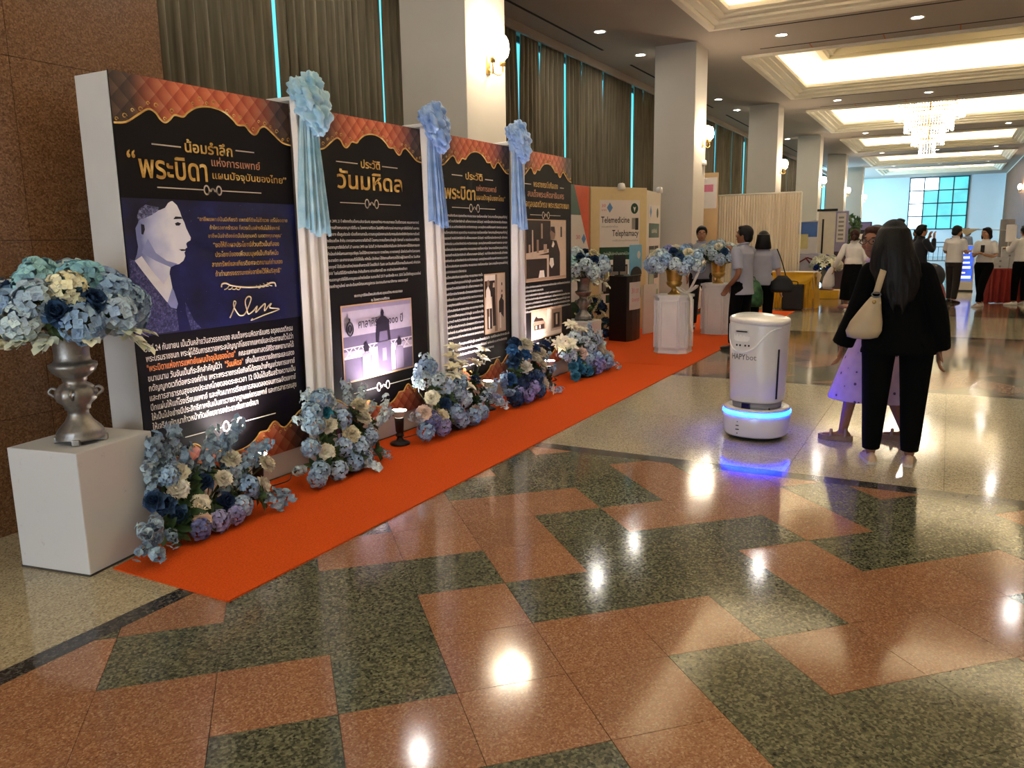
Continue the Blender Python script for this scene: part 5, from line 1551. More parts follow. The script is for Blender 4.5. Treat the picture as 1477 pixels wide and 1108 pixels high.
b = MB(); b.add([(.25 + .25 * math.cos(a), -.002, .0 + .12 * math.sin(a)) for a in [k * math.pi / 10 for k in range(11)]], [tuple(range(11))]); b.build('arch_print', m_dk, bs)
b = MB(); b.add([(.36 + .07 * math.cos(a), -.002, .29 + .06 * math.sin(a)) for a in [k * math.pi / 8 for k in range(16)]], [tuple(range(16))]); b.build('pictured_head', m_sheet, bs)
mn = thing('monitor', 'small black monitor standing at the back of the dark lectern', 'monitor', (11.04, 4.22, .963), math.radians(-60))
b = MB(); b.bbox(-.09, .09, -.015, .015, .06, .30, .005); b.build('screen', m_rubber, mn); b = MB(); b.lathe([(.07, 0), (.07, .008), (.012, .012), (.012, .12)], 16); b.build('stand', m_rubber, mn)
t, L = board_root('leaning_board', 'plain low white board standing between the lectern and the pedestal', (11.85, 4.12), (12.25, 4.05), .007, .78, m_sheet, .02, 'board')
# flowers behind the lectern
def ground_bouquet(label, loc, R_, RZ, lists, seed):
    t = thing('flower_arrangement', label, 'flower arrangement', loc)
    r_ = random.Random(seed); tot = sum(l[3] for l in lists)
    pts = sphere_pts(tot, .02); bag = []
    for kind, size, col, n_ in lists: bag += [(kind, size, col)] * n_
    r_.shuffle(bag)
    for (kind, size, col), d in zip(bag, pts):
        p = Vector((d[0] * R_, d[1] * R_, max(d[2] * RZ, size * .8))); flower(kind, p, Vector(d) + Vector((0, 0, .2)), size, col, t, r_)
    lp = []
    for k in range(14):
        d = Vector(r_.choice(pts)); lp.append((Vector((d.x * R_ * .75, d.y * R_ * .75, max(.1, d.z * RZ * .8))), d))
    leaves(t, lp, r_, .10)
    b = MB(); b.lathe([(.10, 0), (.14, .12), (.13, .13)], 16); b.build('pot', M('basket_dark', C('#2a2620'), .8), t)
    lift_children(t)
ground_bouquet('cream and dark foliage arrangement on the floor behind the dark lectern', (11.15, 4.68, .007), .20, .62, [('lily', .085, ['#d9d2b4', '#e0dac0'], 16), ('blossom_sprig', .12, ['#cfc9a8', '#d8d2b4'], 12), ('hydrangea', .08, DEEP + ['#2f4a58'], 10)], 31)
ground_bouquet('small dark blue arrangement on the floor under the narrow phone board', (13.3, 4.1, .007), .25, .50, [('hydrangea', .09, DEEP + MIDB, 12), ('lily', .09, ['#d9d2b4'], 5)], 32)
rbn = thing('ribbon_bow', 'white ribbon bow with long tails on the nearer pedestal', 'ribbon', (10.12, 2.93, .767))
m_rib = M('white_ribbon', C('#e2dacb'), .5)
def ribbon_strip(name, pts, w):
    P = smooth_path(pts, 6); mb = MB()
    mb.rings([[p + Vector((0, -w / 2, 0)), p + Vector((0, w / 2, 0)), p + Vector((.003, w / 2, .003)), p + Vector((.003, -w / 2, .003))] for p in P], True, True, True); mb.build(name, m_rib, rbn)
ribbon_strip('loop', [(0, 0, .02), (-.04, .07, .05), (-.02, .13, .10), (.03, .09, .08), (0, 0, .02)], .04)
ribbon_strip('loop', [(0, 0, .02), (-.04, -.06, .06), (-.03, -.13, .13), (.02, -.10, .09), (0, 0, .02)], .04)
ribbon_strip('tail', [(0, 0, .02), (-.09, -.05, .02), (-.125, -.09, -.05), (-.13, -.095, -.30), (-.12, -.11, -.46)], .035)
ribbon_strip('tail', [(0, 0, .02), (.0, -.06, .12), (.0, -.14, .30), (.0, -.20, .44)], .035)
mb = MB(); mb.ball((0, 0, .03), .025); mb.build('knot', m_rib, rbn)
# tall wood-look board behind the second column
t, L = board_root('display_board', 'tall wood-look board with a small poster behind the second column', (17.45, 4.95), (17.5, 4.45), 0, 2.85, M('pale_wood', C('#c9a577'), .6, var=.08, scale=3))
sheet(t, .05, .48, 2.1, 2.75, m_sheet); sheet(t, .10, .40, 2.45, 2.6, M('rose_print', C('#d0718c'), .5), 'print', -.006)
# pleated cream screen
def pleats(mb, p0, p1, z0, z1, npl, amp, rnd_, zs=4, flare=0.0):
    d = Vector((p1[0] - p0[0], p1[1] - p0[1], 0)); L = d.length; d.normalize(); nrm = Vector((d.y, -d.x, 0))
    rr = []; ph = [rnd_.uniform(.6, 1.3) for _ in range(npl + 1)]
    for j in range(zs + 1):
        z = z0 + (z1 - z0) * j / zs; row = []
        for i in range(npl * 6 + 1):
            u = i / (npl * 6); k = min(int(u * npl), npl - 1)
            a = amp * ph[k] * math.sin(2 * math.pi * u * npl)
            row.append(Vector((p0[0], p0[1], z)) + d * (L * u) + nrm * (a * (1 + flare * (1 - j / zs)) + flare * .05 * (1 - j / zs)))
        rr.append(row)
    mb.rings(rr, False, False, True)
sc = thing('pleated_screen', 'tall cream screen of pleated cloth behind the yellow table', 'screen', (0, 0, 0))
rnd = random.Random(8)
t_ = NT('cream_cloth'); _p = t_.pos(); _mp = t_.n('ShaderNodeMapping', {'Vector': _p, 'Scale': (5, 5, .1)}).outputs[0]
t_.set(color=t_.ramp(t_.noise(_mp, 3, 3), [(.3, C('#cdb898')), (.7, C('#e2d2b6'))]), rough=.8); m_creamc = t_.m
b = MB(); pleats(b, (18.3, 4.85), (18.05, 2.84), .02, 2.38, 34, .018, rnd); b.build('cloth', m_creamc, sc)
b = MB(); b.tube([(18.32, 4.87, 2.40), (18.07, 2.82, 2.40)], .018, 8); b.tube([(18.34, 4.87, 0), (18.34, 4.87, 2.40)], .018, 8); b.tube([(18.09, 2.82, 0), (18.09, 2.82, 2.40)], .018, 8); b.build('frame', m_mould, sc)
# yellow table
yt = thing('skirted_table', 'table with a yellow swagged skirt in front of the pleated screen', 'table', (17.25, 2.38, 0))
m_yel = M('yellow_satin', C('#d9a400'), .45, var=.12, scale=5, sheen=.3)
b = MB(); b.bbox(0, .62, 0, 1.15, .72, .75, .005); b.build('tabletop', m_sheet, yt)
b = MB(); rnd = random.Random(4)
pleats(b, (-.01, 1.15), (-.01, 0), .01, .73, 18, .02, rnd, 4, .6); pleats(b, (0, -.01), (.62, -.01), .01, .73, 10, .02, rnd, 4, .6); b.build('skirt', m_yel, yt)
b = MB()
for (p0, p1) in (((-.04, 1.15), (-.04, .58)), ((-.04, .58), (-.04, 0)), ((-.02, -.04), (.62, -.04))):
    rr = []
    for j in range(6):
        row = []
        for i in range(13):
            u = i / 12; dz = (.14 + .16 * math.sin(math.pi * u)) * j / 5
            k = math.sin(j * 1.9 + u * 2) * .014
            x_, y_ = p0[0] + (p1[0] - p0[0]) * u, p0[1] + (p1[1] - p0[1]) * u
            nx, ny = ((-1, 0) if abs(p1[0] - p0[0]) < .1 else (0, -1))
            row.append((x_ + nx * (.02 + k), y_ + ny * (.02 + k), .755 - dz))
        rr.append(row)
    b.rings(rr, False, False, True)
b.build('swag', m_yel, yt)
bn = thing('black_bin', 'black upright bag with handles standing before the yellow skirt', 'bag', (16.95, 2.72, .0))
b = MB(); b.bbox(-.12, .12, -.20, .20, .01, .52, .03); b.build('body', m_rubber, bn)
b = MB(); b.tube(smooth_path([(-.12, -.1, .5), (-.125, -.09, .58), (-.125, .09, .58), (-.12, .1, .5)], 5), .01, 6); b.build('handle', m_rubber, bn)

# ================================================================== far displays
t, L = board_root('display_board', 'blue and white notice board behind the yellow table end', (21.6, 3.55), (21.5, 2.93), 0, 1.85, m_sheet)
sheet(t, .02, .62, 1.45, 1.82, M('mid_blue_print', C('#4f74b8'), .5)); sheet(t, .06, .40, 1.15, 1.52, M('lemon_print', C('#dcc98a'), .5), 'poster', -.007)
st = thing('gift_stand', 'white stand with a red ribbon beneath the blue notice board', 'stand', (20.9, 3.05, 0))
b = MB(); b.bbox(0, .5, -.25, .25, 0, 1.05, .01); b.build('body', M('lilac_white', C('#b9b2c4'), .6), st)
b = MB(); b.tube([(-.006, .25, .80), (-.008, 0, .95), (-.006, -.25, .85)], .02, 6); b.tube([(-.006, .05, .95), (-.01, -.08, .80)], .02, 6); b.build('ribbon', M('dark_red_ribbon', C('#7a1a1c'), .5), st)
wb = thing('easel_board', 'cream easel board hung on a black pole down the hall', 'easel', (22.6, 2.95, 0))
b = MB(); b.bbox(-.02, .02, -.30, .12, .95, 2.1, .006); b.build('board', m_pale, wb)
b = MB(); b.box(-.05, .01, -.34, .16, 2.1, 2.16); b.box(-.045, -.02, -.02, .02, 1.0, 1.9); b.tube([(.03, .1, 0), (.03, .0, 2.1)], .018, 6); b.tube([(.03, -.28, 0), (.03, -.2, 2.1)], .018, 6); b.build('frame', m_rubber, wb)
t, L = board_root('roll_up_banner', 'lilac and white roll-up banner with dark headings beside the easel', (22.9, 2.70), (22.8, 2.36), 0, 2.1, M('lilac_banner', C('#9d93b4'), .6), .02, 'banner')
sheet(t, .06, .29, 1.3, 2.05, m_sheet)
for k in range(6): sheet(t, .10, .24, 1.36 + .11 * k, 1.41 + .11 * k, m_gi, 'print', -.006)
sheet(t, .0, .35, .0, 1.05, M('plum_print', C('#5b434c'), .6), 'print', -.006)
t, L = board_root('booth_backdrop', 'dark purple booth backdrop with a pale header far down the hall', (26.2, 2.75), (26.0, 2.05), 0, 1.85, M('dark_purple_board', C('#2e2333'), .6), .04, 'backdrop')
sheet(t, .02, .70, 1.62, 1.82, M('violet_header', C('#8a7db0'), .5)); sheet(t, .25, .5, .9, 1.5, m_sheet); 
tr = thing('artificial_tree', 'dark artificial tree dotted with white blossoms beside the lilac banner', 'tree', (24.6, 2.55, 0))
b = MB(); b.tube([(0, 0, 0), (.02, 0, .9), (0, .02, 1.8)], [.04, .03, .01], 6); b.lathe([(.16, 0), (.2, .25), (.18, .25)], 14); b.build('trunk', m_rubber, tr)
r_ = random.Random(9)
for k in range(26):
    a = r_.uniform(0, 6.28); z = r_.uniform(.9, 1.95); R_ = .28 * (1.2 - abs(z - 1.3) * .7)
    p = Vector((R_ * math.cos(a), R_ * math.sin(a), z))
    o = put('leaf_spray', r_.choice(LM), None, tr, p); o.scale = (.2, .2, .2); o.rotation_euler = Vector((math.cos(a), math.sin(a), .3)).to_track_quat('Z', 'Y').to_euler()
    if k % 3 == 0: flower('lily', p * 1.0 + Vector((.1 * math.cos(a), .1 * math.sin(a), 0)), (math.cos(a), math.sin(a), .2), .07, WHITE, tr, r_)
# white flowers in a vase on a yellow base
vs_ = bouquet('glass vase of white and blue flowers on the small yellow base', (20.4, 2.55, .22), GOLD, M('grey_vase', C('#7d7c74'), .3), [], .30, .22, [('hydrangea', .09, ['#e6e2d2', '#d8d8d0'], 12), ('rose', .08, ['#23378a', '#2c459c'], 7), ('lily', .11, WHITE, 8)], 41, 'flower_vase', 0, 1.4)
yb = thing('yellow_base', 'low bright yellow box base under the white flower vase', 'box', (20.4, 2.55, 0))
b = MB(); b.bbox(-.28, .28, -.35, .3, 0.0, .20, .01); b.build('box', m_yel, yb); b = MB(); b.bbox(-.2, .2, -.2, .2, .2, .218, .004); b.build('tray', M('terracotta_red', C('#7a2a12'), .6), yb)
# A-frame sign with a lit blue face
af = thing('floor_sign', 'leaning floor sign with a glowing blue face of white notices', 'sign', (23.6, -.36, 0), math.radians(-90))
b = MB()
tilt = Matrix.Rotation(math.radians(-14), 4, 'X')
b.bbox(-.25, .25, 0, .03, .0, 1.22, .006, xf=tilt); b.build('panel', m_pale, af)
t_ = NT('blue_screen'); t_.set(color=(.02, .05, .3), rough=.25, emit=t_.ramp(t_.noise(t_.coord(), 3, 2), [(.3, (.01, .03, .30)), (.7, (.03, .12, .6))]), es=.9)
b = MB(); b.box(-.22, .22, -.006, 0, .28, 1.19, xf=tilt); b.build('screen', t_.m, af)
m_lit = glow('screen_white', (.75, .78, 1.0), .7)
r_ = random.Random(2)
for k in range(6):
    w_ = r_.uniform(.24, .38); x0 = -.19
    b = MB(); b.box(x0, x0 + w_, -.010, -.007, .34 + .13 * k, .34 + .13 * k + r_.uniform(.035, .07), xf=tilt); b.build('notice', m_lit, af)
b = MB(); b.tube([(-.24, .02, 0), (-.24, .02, 0.02), (-.24, .55, .02), (-.24, .30, 1.15)], .014, 6); b.tube([(.24, .55, .02), (.24, .30, 1.15)], .014, 6); b.box(-.26, .26, -.05, .06, 0, .04); b.build('stand', m_rubber, af)
# red table with stacked boxes
rt = thing('skirted_table', 'long table with a dark red pleated skirt under stacked white boxes', 'table', (19.95, -2.3, 0))
m_redc = M('dark_red_cloth', C('#9c2e22'), .6, var=.1, scale=4)
b = MB(); b.bbox(0, 2.4, 0, 1.45, .70, .735, .005); b.build('tabletop', m_redc, rt)
b = MB(); rnd = random.Random(6); pleats(b, (-.01, 1.46), (-.01, 0), .01, .72, 12, .03, rnd, 4, .8); pleats(b, (2.4, 1.46), (-.01, 1.46), .01, .72, 20, .03, rnd, 4, .8); b.build('skirt', m_redc, rt)
bxb = MB(); bxb.bbox(-.10, .10, -.155, .155, 0, .112, .004)
box_me = bxb.mesh('carton'); box_me.materials.append(M('carton_white', C('#c9c4bd'), .6))
bxl = MB(); bxl.box(-.103, -.1005, -.02, .02, .02, .06); bl_me = bxl.mesh('label_mark'); bl_me.materials.append(m_gi)
rows = [(0, 5, 0), (1, 5, 0), (2, 4, .16), (3, 2, .16)]
for lv, n_, off in rows:
    for k in range(n_):
        y_ = -.99 - off - .322 * k
        if y_ < -2.2: continue
        t = thing('carton', 'white carton on the red-skirted table, %s row, %s from the woman' % (('bottom', 'second', 'third', 'top')[lv], ('first', 'second', 'third', 'fourth', 'fifth')[k]), 'box', (20.12, y_, .7365 + .114 * lv), 0, 'white cartons on the red table')
        put('body', box_me, None, t); put('label_mark', bl_me, None, t)
t, L = board_root('grey_panel', 'plain grey standing panel behind the stacked white cartons', (21.2, -.98), (21.2, -1.26), .736, 1.78, M('grey_panel_paint', C('#8f8a86'), .6), .04, 'panel')
pn = thing('pennant_arm', 'white arm with a pointed cloth stretched above the far visitors', 'lamp arm', (20.4, -1.12, .737))
b = MB(); b.bbox(-.06, .06, -.10, .10, 0, .025, .006); b.tube([(0, 0, 0), (0, 0, .84)], .014, 8); b.tube([(0, 0, .80), (0, .95, .84)], .010, 8); b.bbox(-.05, .05, -.14, .06, .55, .92, .02); b.build('arm', m_sheet, pn)
b = MB(); b.add([(0, .55, .845), (0, 1.02, .86), (0, .80, .70), (.03, .55, .845), (.03, 1.02, .86), (.03, .80, .70)], [(0, 1, 2), (5, 4, 3), (0, 3, 4, 1), (1, 4, 5, 2), (2, 5, 3, 0)]); b.build('cloth', M('beige_cloth', C('#c9b692'), .7), pn)
# crowd barrier before the far wall
fb = thing('crowd_barrier', 'grey metal railing across the bright far end of the hall', 'barrier', (42.0, -.2, 0))
b = MB()
for z in (.22, 1.05): b.tube([(0, 0, z), (0, 2.2, z)], .022, 6)
b.tube([(0, 0, .85), (0, 2.2, .85)], .016, 6)
b.build('rails', m_alu, fb)
for k in range(12):
    b = MB(); b.tube([(0, .05 + .19 * k, .22), (0, .05 + .19 * k, .85)], .012, 6); b.build('bar', m_alu, fb)
for y_ in (.0, 1.1, 2.2):
    b = MB(); b.tube([(0, y_, 0), (0, y_, 1.05)], .022, 6); b.box(-.25, .25, y_ - .02, y_ + .02, 0, .03); b.build('post', m_alu, fb)
# ================================================================== people
def loft(mb, secs, n=20):
    rr = []
    for cx, cy, z, rx, ry in secs:
        rr.append([(cx + rx * math.cos(2 * math.pi * i / n), cy + ry * math.sin(2 * math.pi * i / n), z) for i in range(n)])
    mb.rings(rr, True, True, True)
def limb(mb, pts, rs, n=12, hem=False):
    """tapering limb through joints with rounded ends"""
    P = smooth_path(pts, 4) if len(pts) > 2 else [Vector(p) for p in pts]
    m = len(P)
    R_ = []
    for i in range(m):
        u = i / (m - 1) * (len(rs) - 1); k = min(int(u), len(rs) - 2); f = u - k
        R_.append(rs[k] * (1 - f) + rs[k + 1] * f)
    mb.tube(P, R_, n)
    mb.ball(P[0], R_[0], n=10, m=6)
    if not hem: mb.ball(P[-1], R_[-1], n=10, m=6)
def remesh(mb, name, mat, parent, voxel, sm=4, disp=None):
    me = mb.mesh('raw')
    o = bpy.data.objects.new('raw', me); COL.objects.link(o)
    md = o.modifiers.new('r', 'REMESH'); md.mode = 'VOXEL'; md.voxel_size = voxel; md.use_smooth_shade = True
    if sm:
        s = o.modifiers.new('s', 'SMOOTH'); s.factor = .5; s.iterations = sm
    bpy.context.view_layer.update()
    dg = bpy.context.evaluated_depsgraph_get()
    out = bpy.data.meshes.new_from_object(o.evaluated_get(dg), depsgraph=dg)
    bpy.data.objects.remove(o); bpy.data.meshes.remove(me)
    out.name = name
    out.materials.clear(); out.materials.append(mat)
    out.polygons.foreach_set('use_smooth', [True] * len(out.polygons))
    if disp:
        for v in out.vertices: v.co = disp(v.co)
    return put(name, out, None, parent)
def skin(name, c): 
    return M(name, C(c), .5, var=.06, scale=14, spec=.35)
SK1 = skin('skin_tan', '#b07f5e'); SK2 = skin('skin_brown', '#8a5c42'); SK3 = skin('skin_light', '#c89a78')
def hair_mat(name, a, b_):
    t = NT(name); p = t.coord('Object')
    mp = t.n('ShaderNodeMapping', {'Vector': p, 'Scale': (1, 1, .06)}).outputs[0]
    nz = t.noise(mp, 130, 3)
    t.set(color=t.ramp(nz, [(.3, C(a)), (.7, C(b_))]), rough=.5, spec=.22, normal=t.bump(nz, .5, .006))
    return t.m
HB = hair_mat('black_hair', '#070505', '#120d0b'); HBR = hair_mat('brown_hair', '#2a1610', '#452519')
def fabric(name, c, bump=.12):
    return M(name, C(c), .85, var=.05, scale=6, bump=bump, bscale=140, sheen=.15, spec=.25)
F_BLACK = M('black_suiting', C('#060606'), .95, var=.05, scale=6, bump=.08, bscale=140, spec=.12); F_NAVY = fabric('dark_trousers', '#131316'); F_GREY = fabric('grey_shirting', '#9c9ca8'); F_GREY2 = fabric('grey_polo', '#8b8d9a')
F_WHITE = fabric('white_shirting', '#d8d2cc'); F_BROWNT = fabric('brown_trousers', '#2a211c'); F_SHADE = fabric('dark_jacket', '#1a1a20'); F_BLUEG = fabric('blue_grey_top', '#7d8aa0'); F_UMBER = fabric('umber_top', '#4a3328')
M_SHOEB = M('black_shoe', C('#14110f'), .35); M_SHOEW = M('white_shoe', C('#d6d2cc'), .5); M_SHOET = M('tan_shoe', C('#c2a286'), .5)
M_LIP = M('lip', C('#7a4038'), .5); M_EYE = M('eye_white', C('#d9d4cc'), .3); M_IRIS = M('iris', C('#140d0a'), .2); M_LENS = M('spectacle_frame', C('#16130f'), .3)

def hand(mb, w, d, up, r=.0095, curl=.5, side=1):
    """palm, four unequal bent fingers and a thumb off the side of the palm"""
    d = Vector(d).normalized(); up = Vector(up); s = d.cross(up).normalized(); up = s.cross(d).normalized()
    w = Vector(w)
    c = w + d * .045
    for k in range(4): limb(mb, [w + s * (.012 * (k - 1.5)), w + d * .085 + s * (.019 * (k - 1.5))], [.015, .0125])
    for k, L in enumerate((.066, .076, .070, .054)):
        a = w + d * .085 + s * (.019 * (k - 1.5))
        b_ = a + (d * math.cos(curl * .5) - up * math.sin(curl * .5)) * L * .45
        c_ = b_ + (d * math.cos(curl * 1.3) - up * math.sin(curl * 1.3)) * L * .32
        e = c_ + (d * math.cos(curl * 2) - up * math.sin(curl * 2)) * L * .25
        limb(mb, [a, b_, c_, e], [r * 1.08, r, r * .95, r * .85], 8)
    t0 = w + d * .022 + s * (.024 * side)
    t1 = t0 + (d * .6 + s * side * .8 - up * .2) * .035
    limb(mb, [t0, t1, t1 + (d * .9 + s * side * .25 - up * .3) * .030], [.014, .011, .009], 8)

def person(label, loc, rz, h, sk, hair, top, bottom, shoe, arms, feet, head=(0, 0), vox=.011, sex='m', lean=(0, 0), hairstyle='short', glasses=False, group=None, belly=0.0, hip=.0):
    """top=(mat, sleeve length 0..1 or 'flare', hem z, flare); bottom=(kind, mat, hem z); arms = ((elbow, wrist, hand dir, up) left, right); feet = ((x, y, toe deg, knee shift) left, right)"""
    k = h / 1.62
    t = thing('person', label, 'person', loc, rz, group)
    V = lambda p: Vector(p)
    sw = .178 if sex == 'm' else .160
    hw = .092 if sex == 'm' else .098
    hx, hy = lean
    hd = Vector((hx, hy, 0))
    Rh = Matrix.Translation(Vector((0.0, 0, 1.42)) + hd) @ Matrix.Rotation(math.radians(head[0]), 4, 'Z') @ Matrix.Rotation(math.radians(head[1]), 4, 'Y') @ Matrix.Translation((0, 0, -1.42))
    # ---------------- body (skin), one surface
    b = MB()
    b.ball((.012, 0, 1.512), .090, .073, .110, 20, 14, xf=Rh)
    b.ball((.030, 0, 1.452), .062, .052, .052, 16, 10, xf=Rh)
    b.ball((.060, 0, 1.420), .030, .026, .022, 12, 8, xf=Rh)
    b.ball((.104, 0, 1.494), .017, .014, .020, 10, 8, xf=Rh)
    b.ball((.095, 0, 1.512), .014, .010, .026, 10, 8, xf=Rh)
    b.ball((.082, 0, 1.543), .020, .050, .013, 12, 8, xf=Rh)
    b.ball((.092, 0, 1.452), .010, .022, .009, 12, 8, xf=Rh)
    for sg in (-1, 1):
        b.ball((-.004, sg * .076, 1.502), .018, .010, .030, 10, 8, xf=Rh)
        b.ball((.070, sg * .040, 1.488), .026, .024, .026, 10, 8, xf=Rh)
    limb(b, [Vector((-.012, 0, 1.30)) + hd * .5, Rh @ Vector((-.006, 0, 1.46))], [.056, .050], 14)
    loft(b, [(0, 0, 1.0, .09, .12), (0, 0, 1.2, .10, .14), (hx * .6, hy * .6, 1.31, .075, .13), (hx * .8, hy * .8, 1.345, .05, .06)], 18)
    sh = []
    for sg, arm in zip((1, -1), arms):
        S0 = Vector((hx * .5, sg * sw + hy * .5, 1.300)); E, W_, D_, U_ = arm
        sh.append((S0, Vector(E), Vector(W_)))
        limb(b, [S0, E, W_], [.047, .038, .026], 12)
        hand(b, W_, D_, U_, .0098 if vox < .0095 else .0115, .45, sg)
    for sg, (fx, fy, toe, kn) in zip((1, -1), feet):
        H0 = Vector((0, sg * hw, .86)); K0 = Vector((fx * .5 + kn, (sg * hw + fy) / 2, .46)); A0 = Vector((fx, fy, .085))
        limb(b, [H0, K0, A0], [.075, .052, .034], 12)
        ta = math.radians(toe); td = Vector((math.cos(ta), math.sin(ta), 0))
        limb(b, [A0 - Vector((0, 0, .045)) - td * .03, A0 - Vector((0, 0, .055)) + td * .13], [.032, .026], 10)
    loft(b, [(0, 0, .80, .10, .15), (0, 0, .90, .11, .16), (0, 0, 1.02, .09, .125)], 18)
    body = remesh(b, 'body', sk, t, vox, 3)
    body.scale = (k, k, k)
    # ---------------- face details
    for sg in (-1, 1):
        e = MB(); e.ball((.0815, sg * .031, 1.519), .012, .014, .0085, 10, 8, xf=Rh); e.ball((.0915, sg * .031, 1.519), .004, .0065, .0065, 8, 6, mat=1, xf=Rh)
        e.build('eye', [M_EYE, M_IRIS], t).scale = (k, k, k)
        e = MB(); e.ball((.094, sg * .034, 1.546), .006, .021, .0045, 10, 6, xf=Rh); e.build('eyebrow', hair, t).scale = (k, k, k)
    e = MB(); e.ball((.0975, 0, 1.4515), .0065, .021, .0055, 12, 6, xf=Rh); e.build('mouth', M_LIP, t).scale = (k, k, k)
    if glasses:
        g_ = MB()
        for sg in (-1, 1):
            g_.tube([Rh @ Vector((.112, sg * .034 + .026 * math.cos(a), 1.518 + .020 * math.sin(a))) for a in [q * math.pi / 8 for q in range(16)]], .003, 5, closed=True)
            g_.tube([Rh @ Vector((.110, sg * .060, 1.522)), Rh @ Vector((.0, sg * .082, 1.524))], .003, 5)
        g_.tube([Rh @ Vector((.113, -.009, 1.52)), Rh @ Vector((.113, .009, 1.52))], .003, 5)
        g_.build('glasses', M_LENS, t).scale = (k, k, k)
    # ---------------- hair
    b = MB()
    b.ball((-.014, 0, 1.540), .103, .089, .102, 20, 14, xf=Rh)
    b.ball((.040, 0, 1.602), .052, .066, .030, 14, 8, xf=Rh)
    b.ball((-.052, 0, 1.478), .060, .074, .070, 14, 10, xf=Rh)
    for sg in (-1, 1): b.ball((.020, sg * .074, 1.545), .030, .014, .042, 10, 8, xf=Rh)
    if hairstyle == 'long':
        secs = [(-.05, 0, 1.56, .10, .098), (-.062, 0, 1.48, .095, .108), (-.080, 0, 1.40, .080, .118), (-.10, 0, 1.32, .066, .130), (-.115, 0, 1.22, .058, .122), (-.118, 0, 1.12, .048, .098), (-.112, 0, 1.05, .034, .06), (-.11, 0, 1.02, .015, .025)]
        for q in range(17):
            a = math.radians(-100 + 200 * q / 16); sn, cs = math.sin(a), math.cos(a)
            e = .5 + .5 * cs
            wob = .012 * math.sin(q * 2.3)
            zt = 1.05 + .16 * (1 - cs) + .03 * math.sin(q * 1.7)
            limb(b, [(hx - .02 - .07 * cs, hy + .070 * sn, 1.56), (hx - .045 - .075 * cs, hy + .098 * sn, 1.44), (hx * .8 - .055 - .078 * cs, hy * .8 + .118 * sn + wob, 1.33), (hx * .5 - .075 - .06 * cs, hy * .5 + .112 * sn - wob, (1.33 + zt) / 2), (hx * .3 - .085 - .045 * cs, hy * .3 + .085 * sn + wob, zt)], [.030, .032, .030, .024, .008], 10)
        loft(b, [(hx - .02, hy, 1.60, .05, .05), (hx - .035, hy, 1.52, .085, .085), (hx - .05, hy, 1.42, .085, .095), (hx * .8 - .07, hy * .8, 1.30, .06, .10), (hx * .5 - .085, hy * .5, 1.18, .045, .085), (hx * .4 - .09, hy * .4, 1.12, .02, .04)], 22)
    elif hairstyle == 'bob':
        loft(b, [(-.02 + hx, hy, 1.58, .10, .09), (-.03 + hx, hy, 1.50, .108, .104), (-.035 + hx, hy, 1.42, .105, .118), (-.04 + hx, hy, 1.375, .09, .122), (-.04 + hx, hy, 1.365, .07, .10)], 20)
    elif hairstyle == 'tied':
        b.ball((-.115, 0, 1.47), .045, .05, .06, 12, 8, xf=Rh)
    elif hairstyle == 'chin':
        for sg in (-1, 1): limb(b, [Rh @ Vector((-.01, sg * .082, 1.55)), Rh @ Vector((.0, sg * .092, 1.46)), Rh @ Vector((.01, sg * .088, 1.405))], [.03, .03, .018], 10)
        b.ball((-.06, 0, 1.44), .055, .085, .06, 14, 8, xf=Rh)
    hr = remesh(b, 'hair', hair, t, min(vox, .010), 2)
    hr.scale = (k, k, k)
    # ---------------- top garment
    tm, sl, hem, fl = top
    b = MB()
    wz = 1.0
    secs = [(0, 0, hem, .118 + fl + belly * .5, .165 + fl + hip), (belly * .4, 0, hem + .08, .118 + fl * .6 + belly * .6, .162 + fl * .5 + hip), (belly * .5, 0, max(1.02, hem + .12), .112 + belly, .142 + (.018 if sex == 'm' else 0)), (.01 + hx * .3, hy * .3, 1.17, .125, .160 + (.014 if sex == 'm' else 0)),
            (hx * .5, hy * .5, 1.27, .112, sw + .012), (hx * .6, hy * .6, 1.325, .082, sw - .02), (hx * .7, hy * .7, 1.365, .066, .085), (hx * .75 - .006, hy * .75, 1.395, .062, .064)]
    loft(b, secs, 24)
    for (S0, E, W_) in sh:
        flare_ = sl == 'flare'
        if flare_ or sl >= .95:
            end = E + (W_ - E) * .97
            limb(b, [S0, E, end], [.068, .058 if not flare_ else .066, .040 if not flare_ else .072], 14, True)
        elif sl > .5:
            end = E + (W_ - E) * (sl - .5) * 2
            limb(b, [S0, E, end], [.068, .056, .048], 14, True)
        else:
            end = S0 + (E - S0) * sl * 2
            limb(b, [S0, end], [.070, .066], 14, True)
    g = remesh(b, 'top', tm, t, max(vox, .010), 3)
    g.scale = (k, k, k)
    # collar
    b = MB(); b.tube([Vector((hx * .75 - .006 + .066 * math.cos(a), hy * .75 + .067 * math.sin(a), 1.395 - .016 * math.cos(a))) for a in [q * math.pi / 10 for q in range(20)]], .013, 7, closed=True); b.build('collar', tm, t).scale = (k, k, k)
    # ---------------- bottom garment
    kind, bm_, bh = bottom
    b = MB()
    if kind == 'trousers':
        loft(b, [(0, 0, .78, .115, .168 + hip), (0, 0, .88, .122, .172 + hip), (0, 0, 1.02, .105, .145)], 22)
        for sg, (fx, fy, toe, kn) in zip((1, -1), feet):
            H0 = Vector((0, sg * (hw + hip * .4), .84)); K0 = Vector((fx * .5 + kn, (sg * (hw + hip * .4) + fy) / 2, .46)); A0 = Vector((fx, fy, bh))
            limb(b, [H0, K0, A0], [.098 + hip * .45, .076 + hip * .2, .056], 14, True)
    else:
        ax = [f[0] for f in feet]; ay = [f[1] for f in feet]
        cx, cy = sum(ax) / 2, sum(ay) / 2
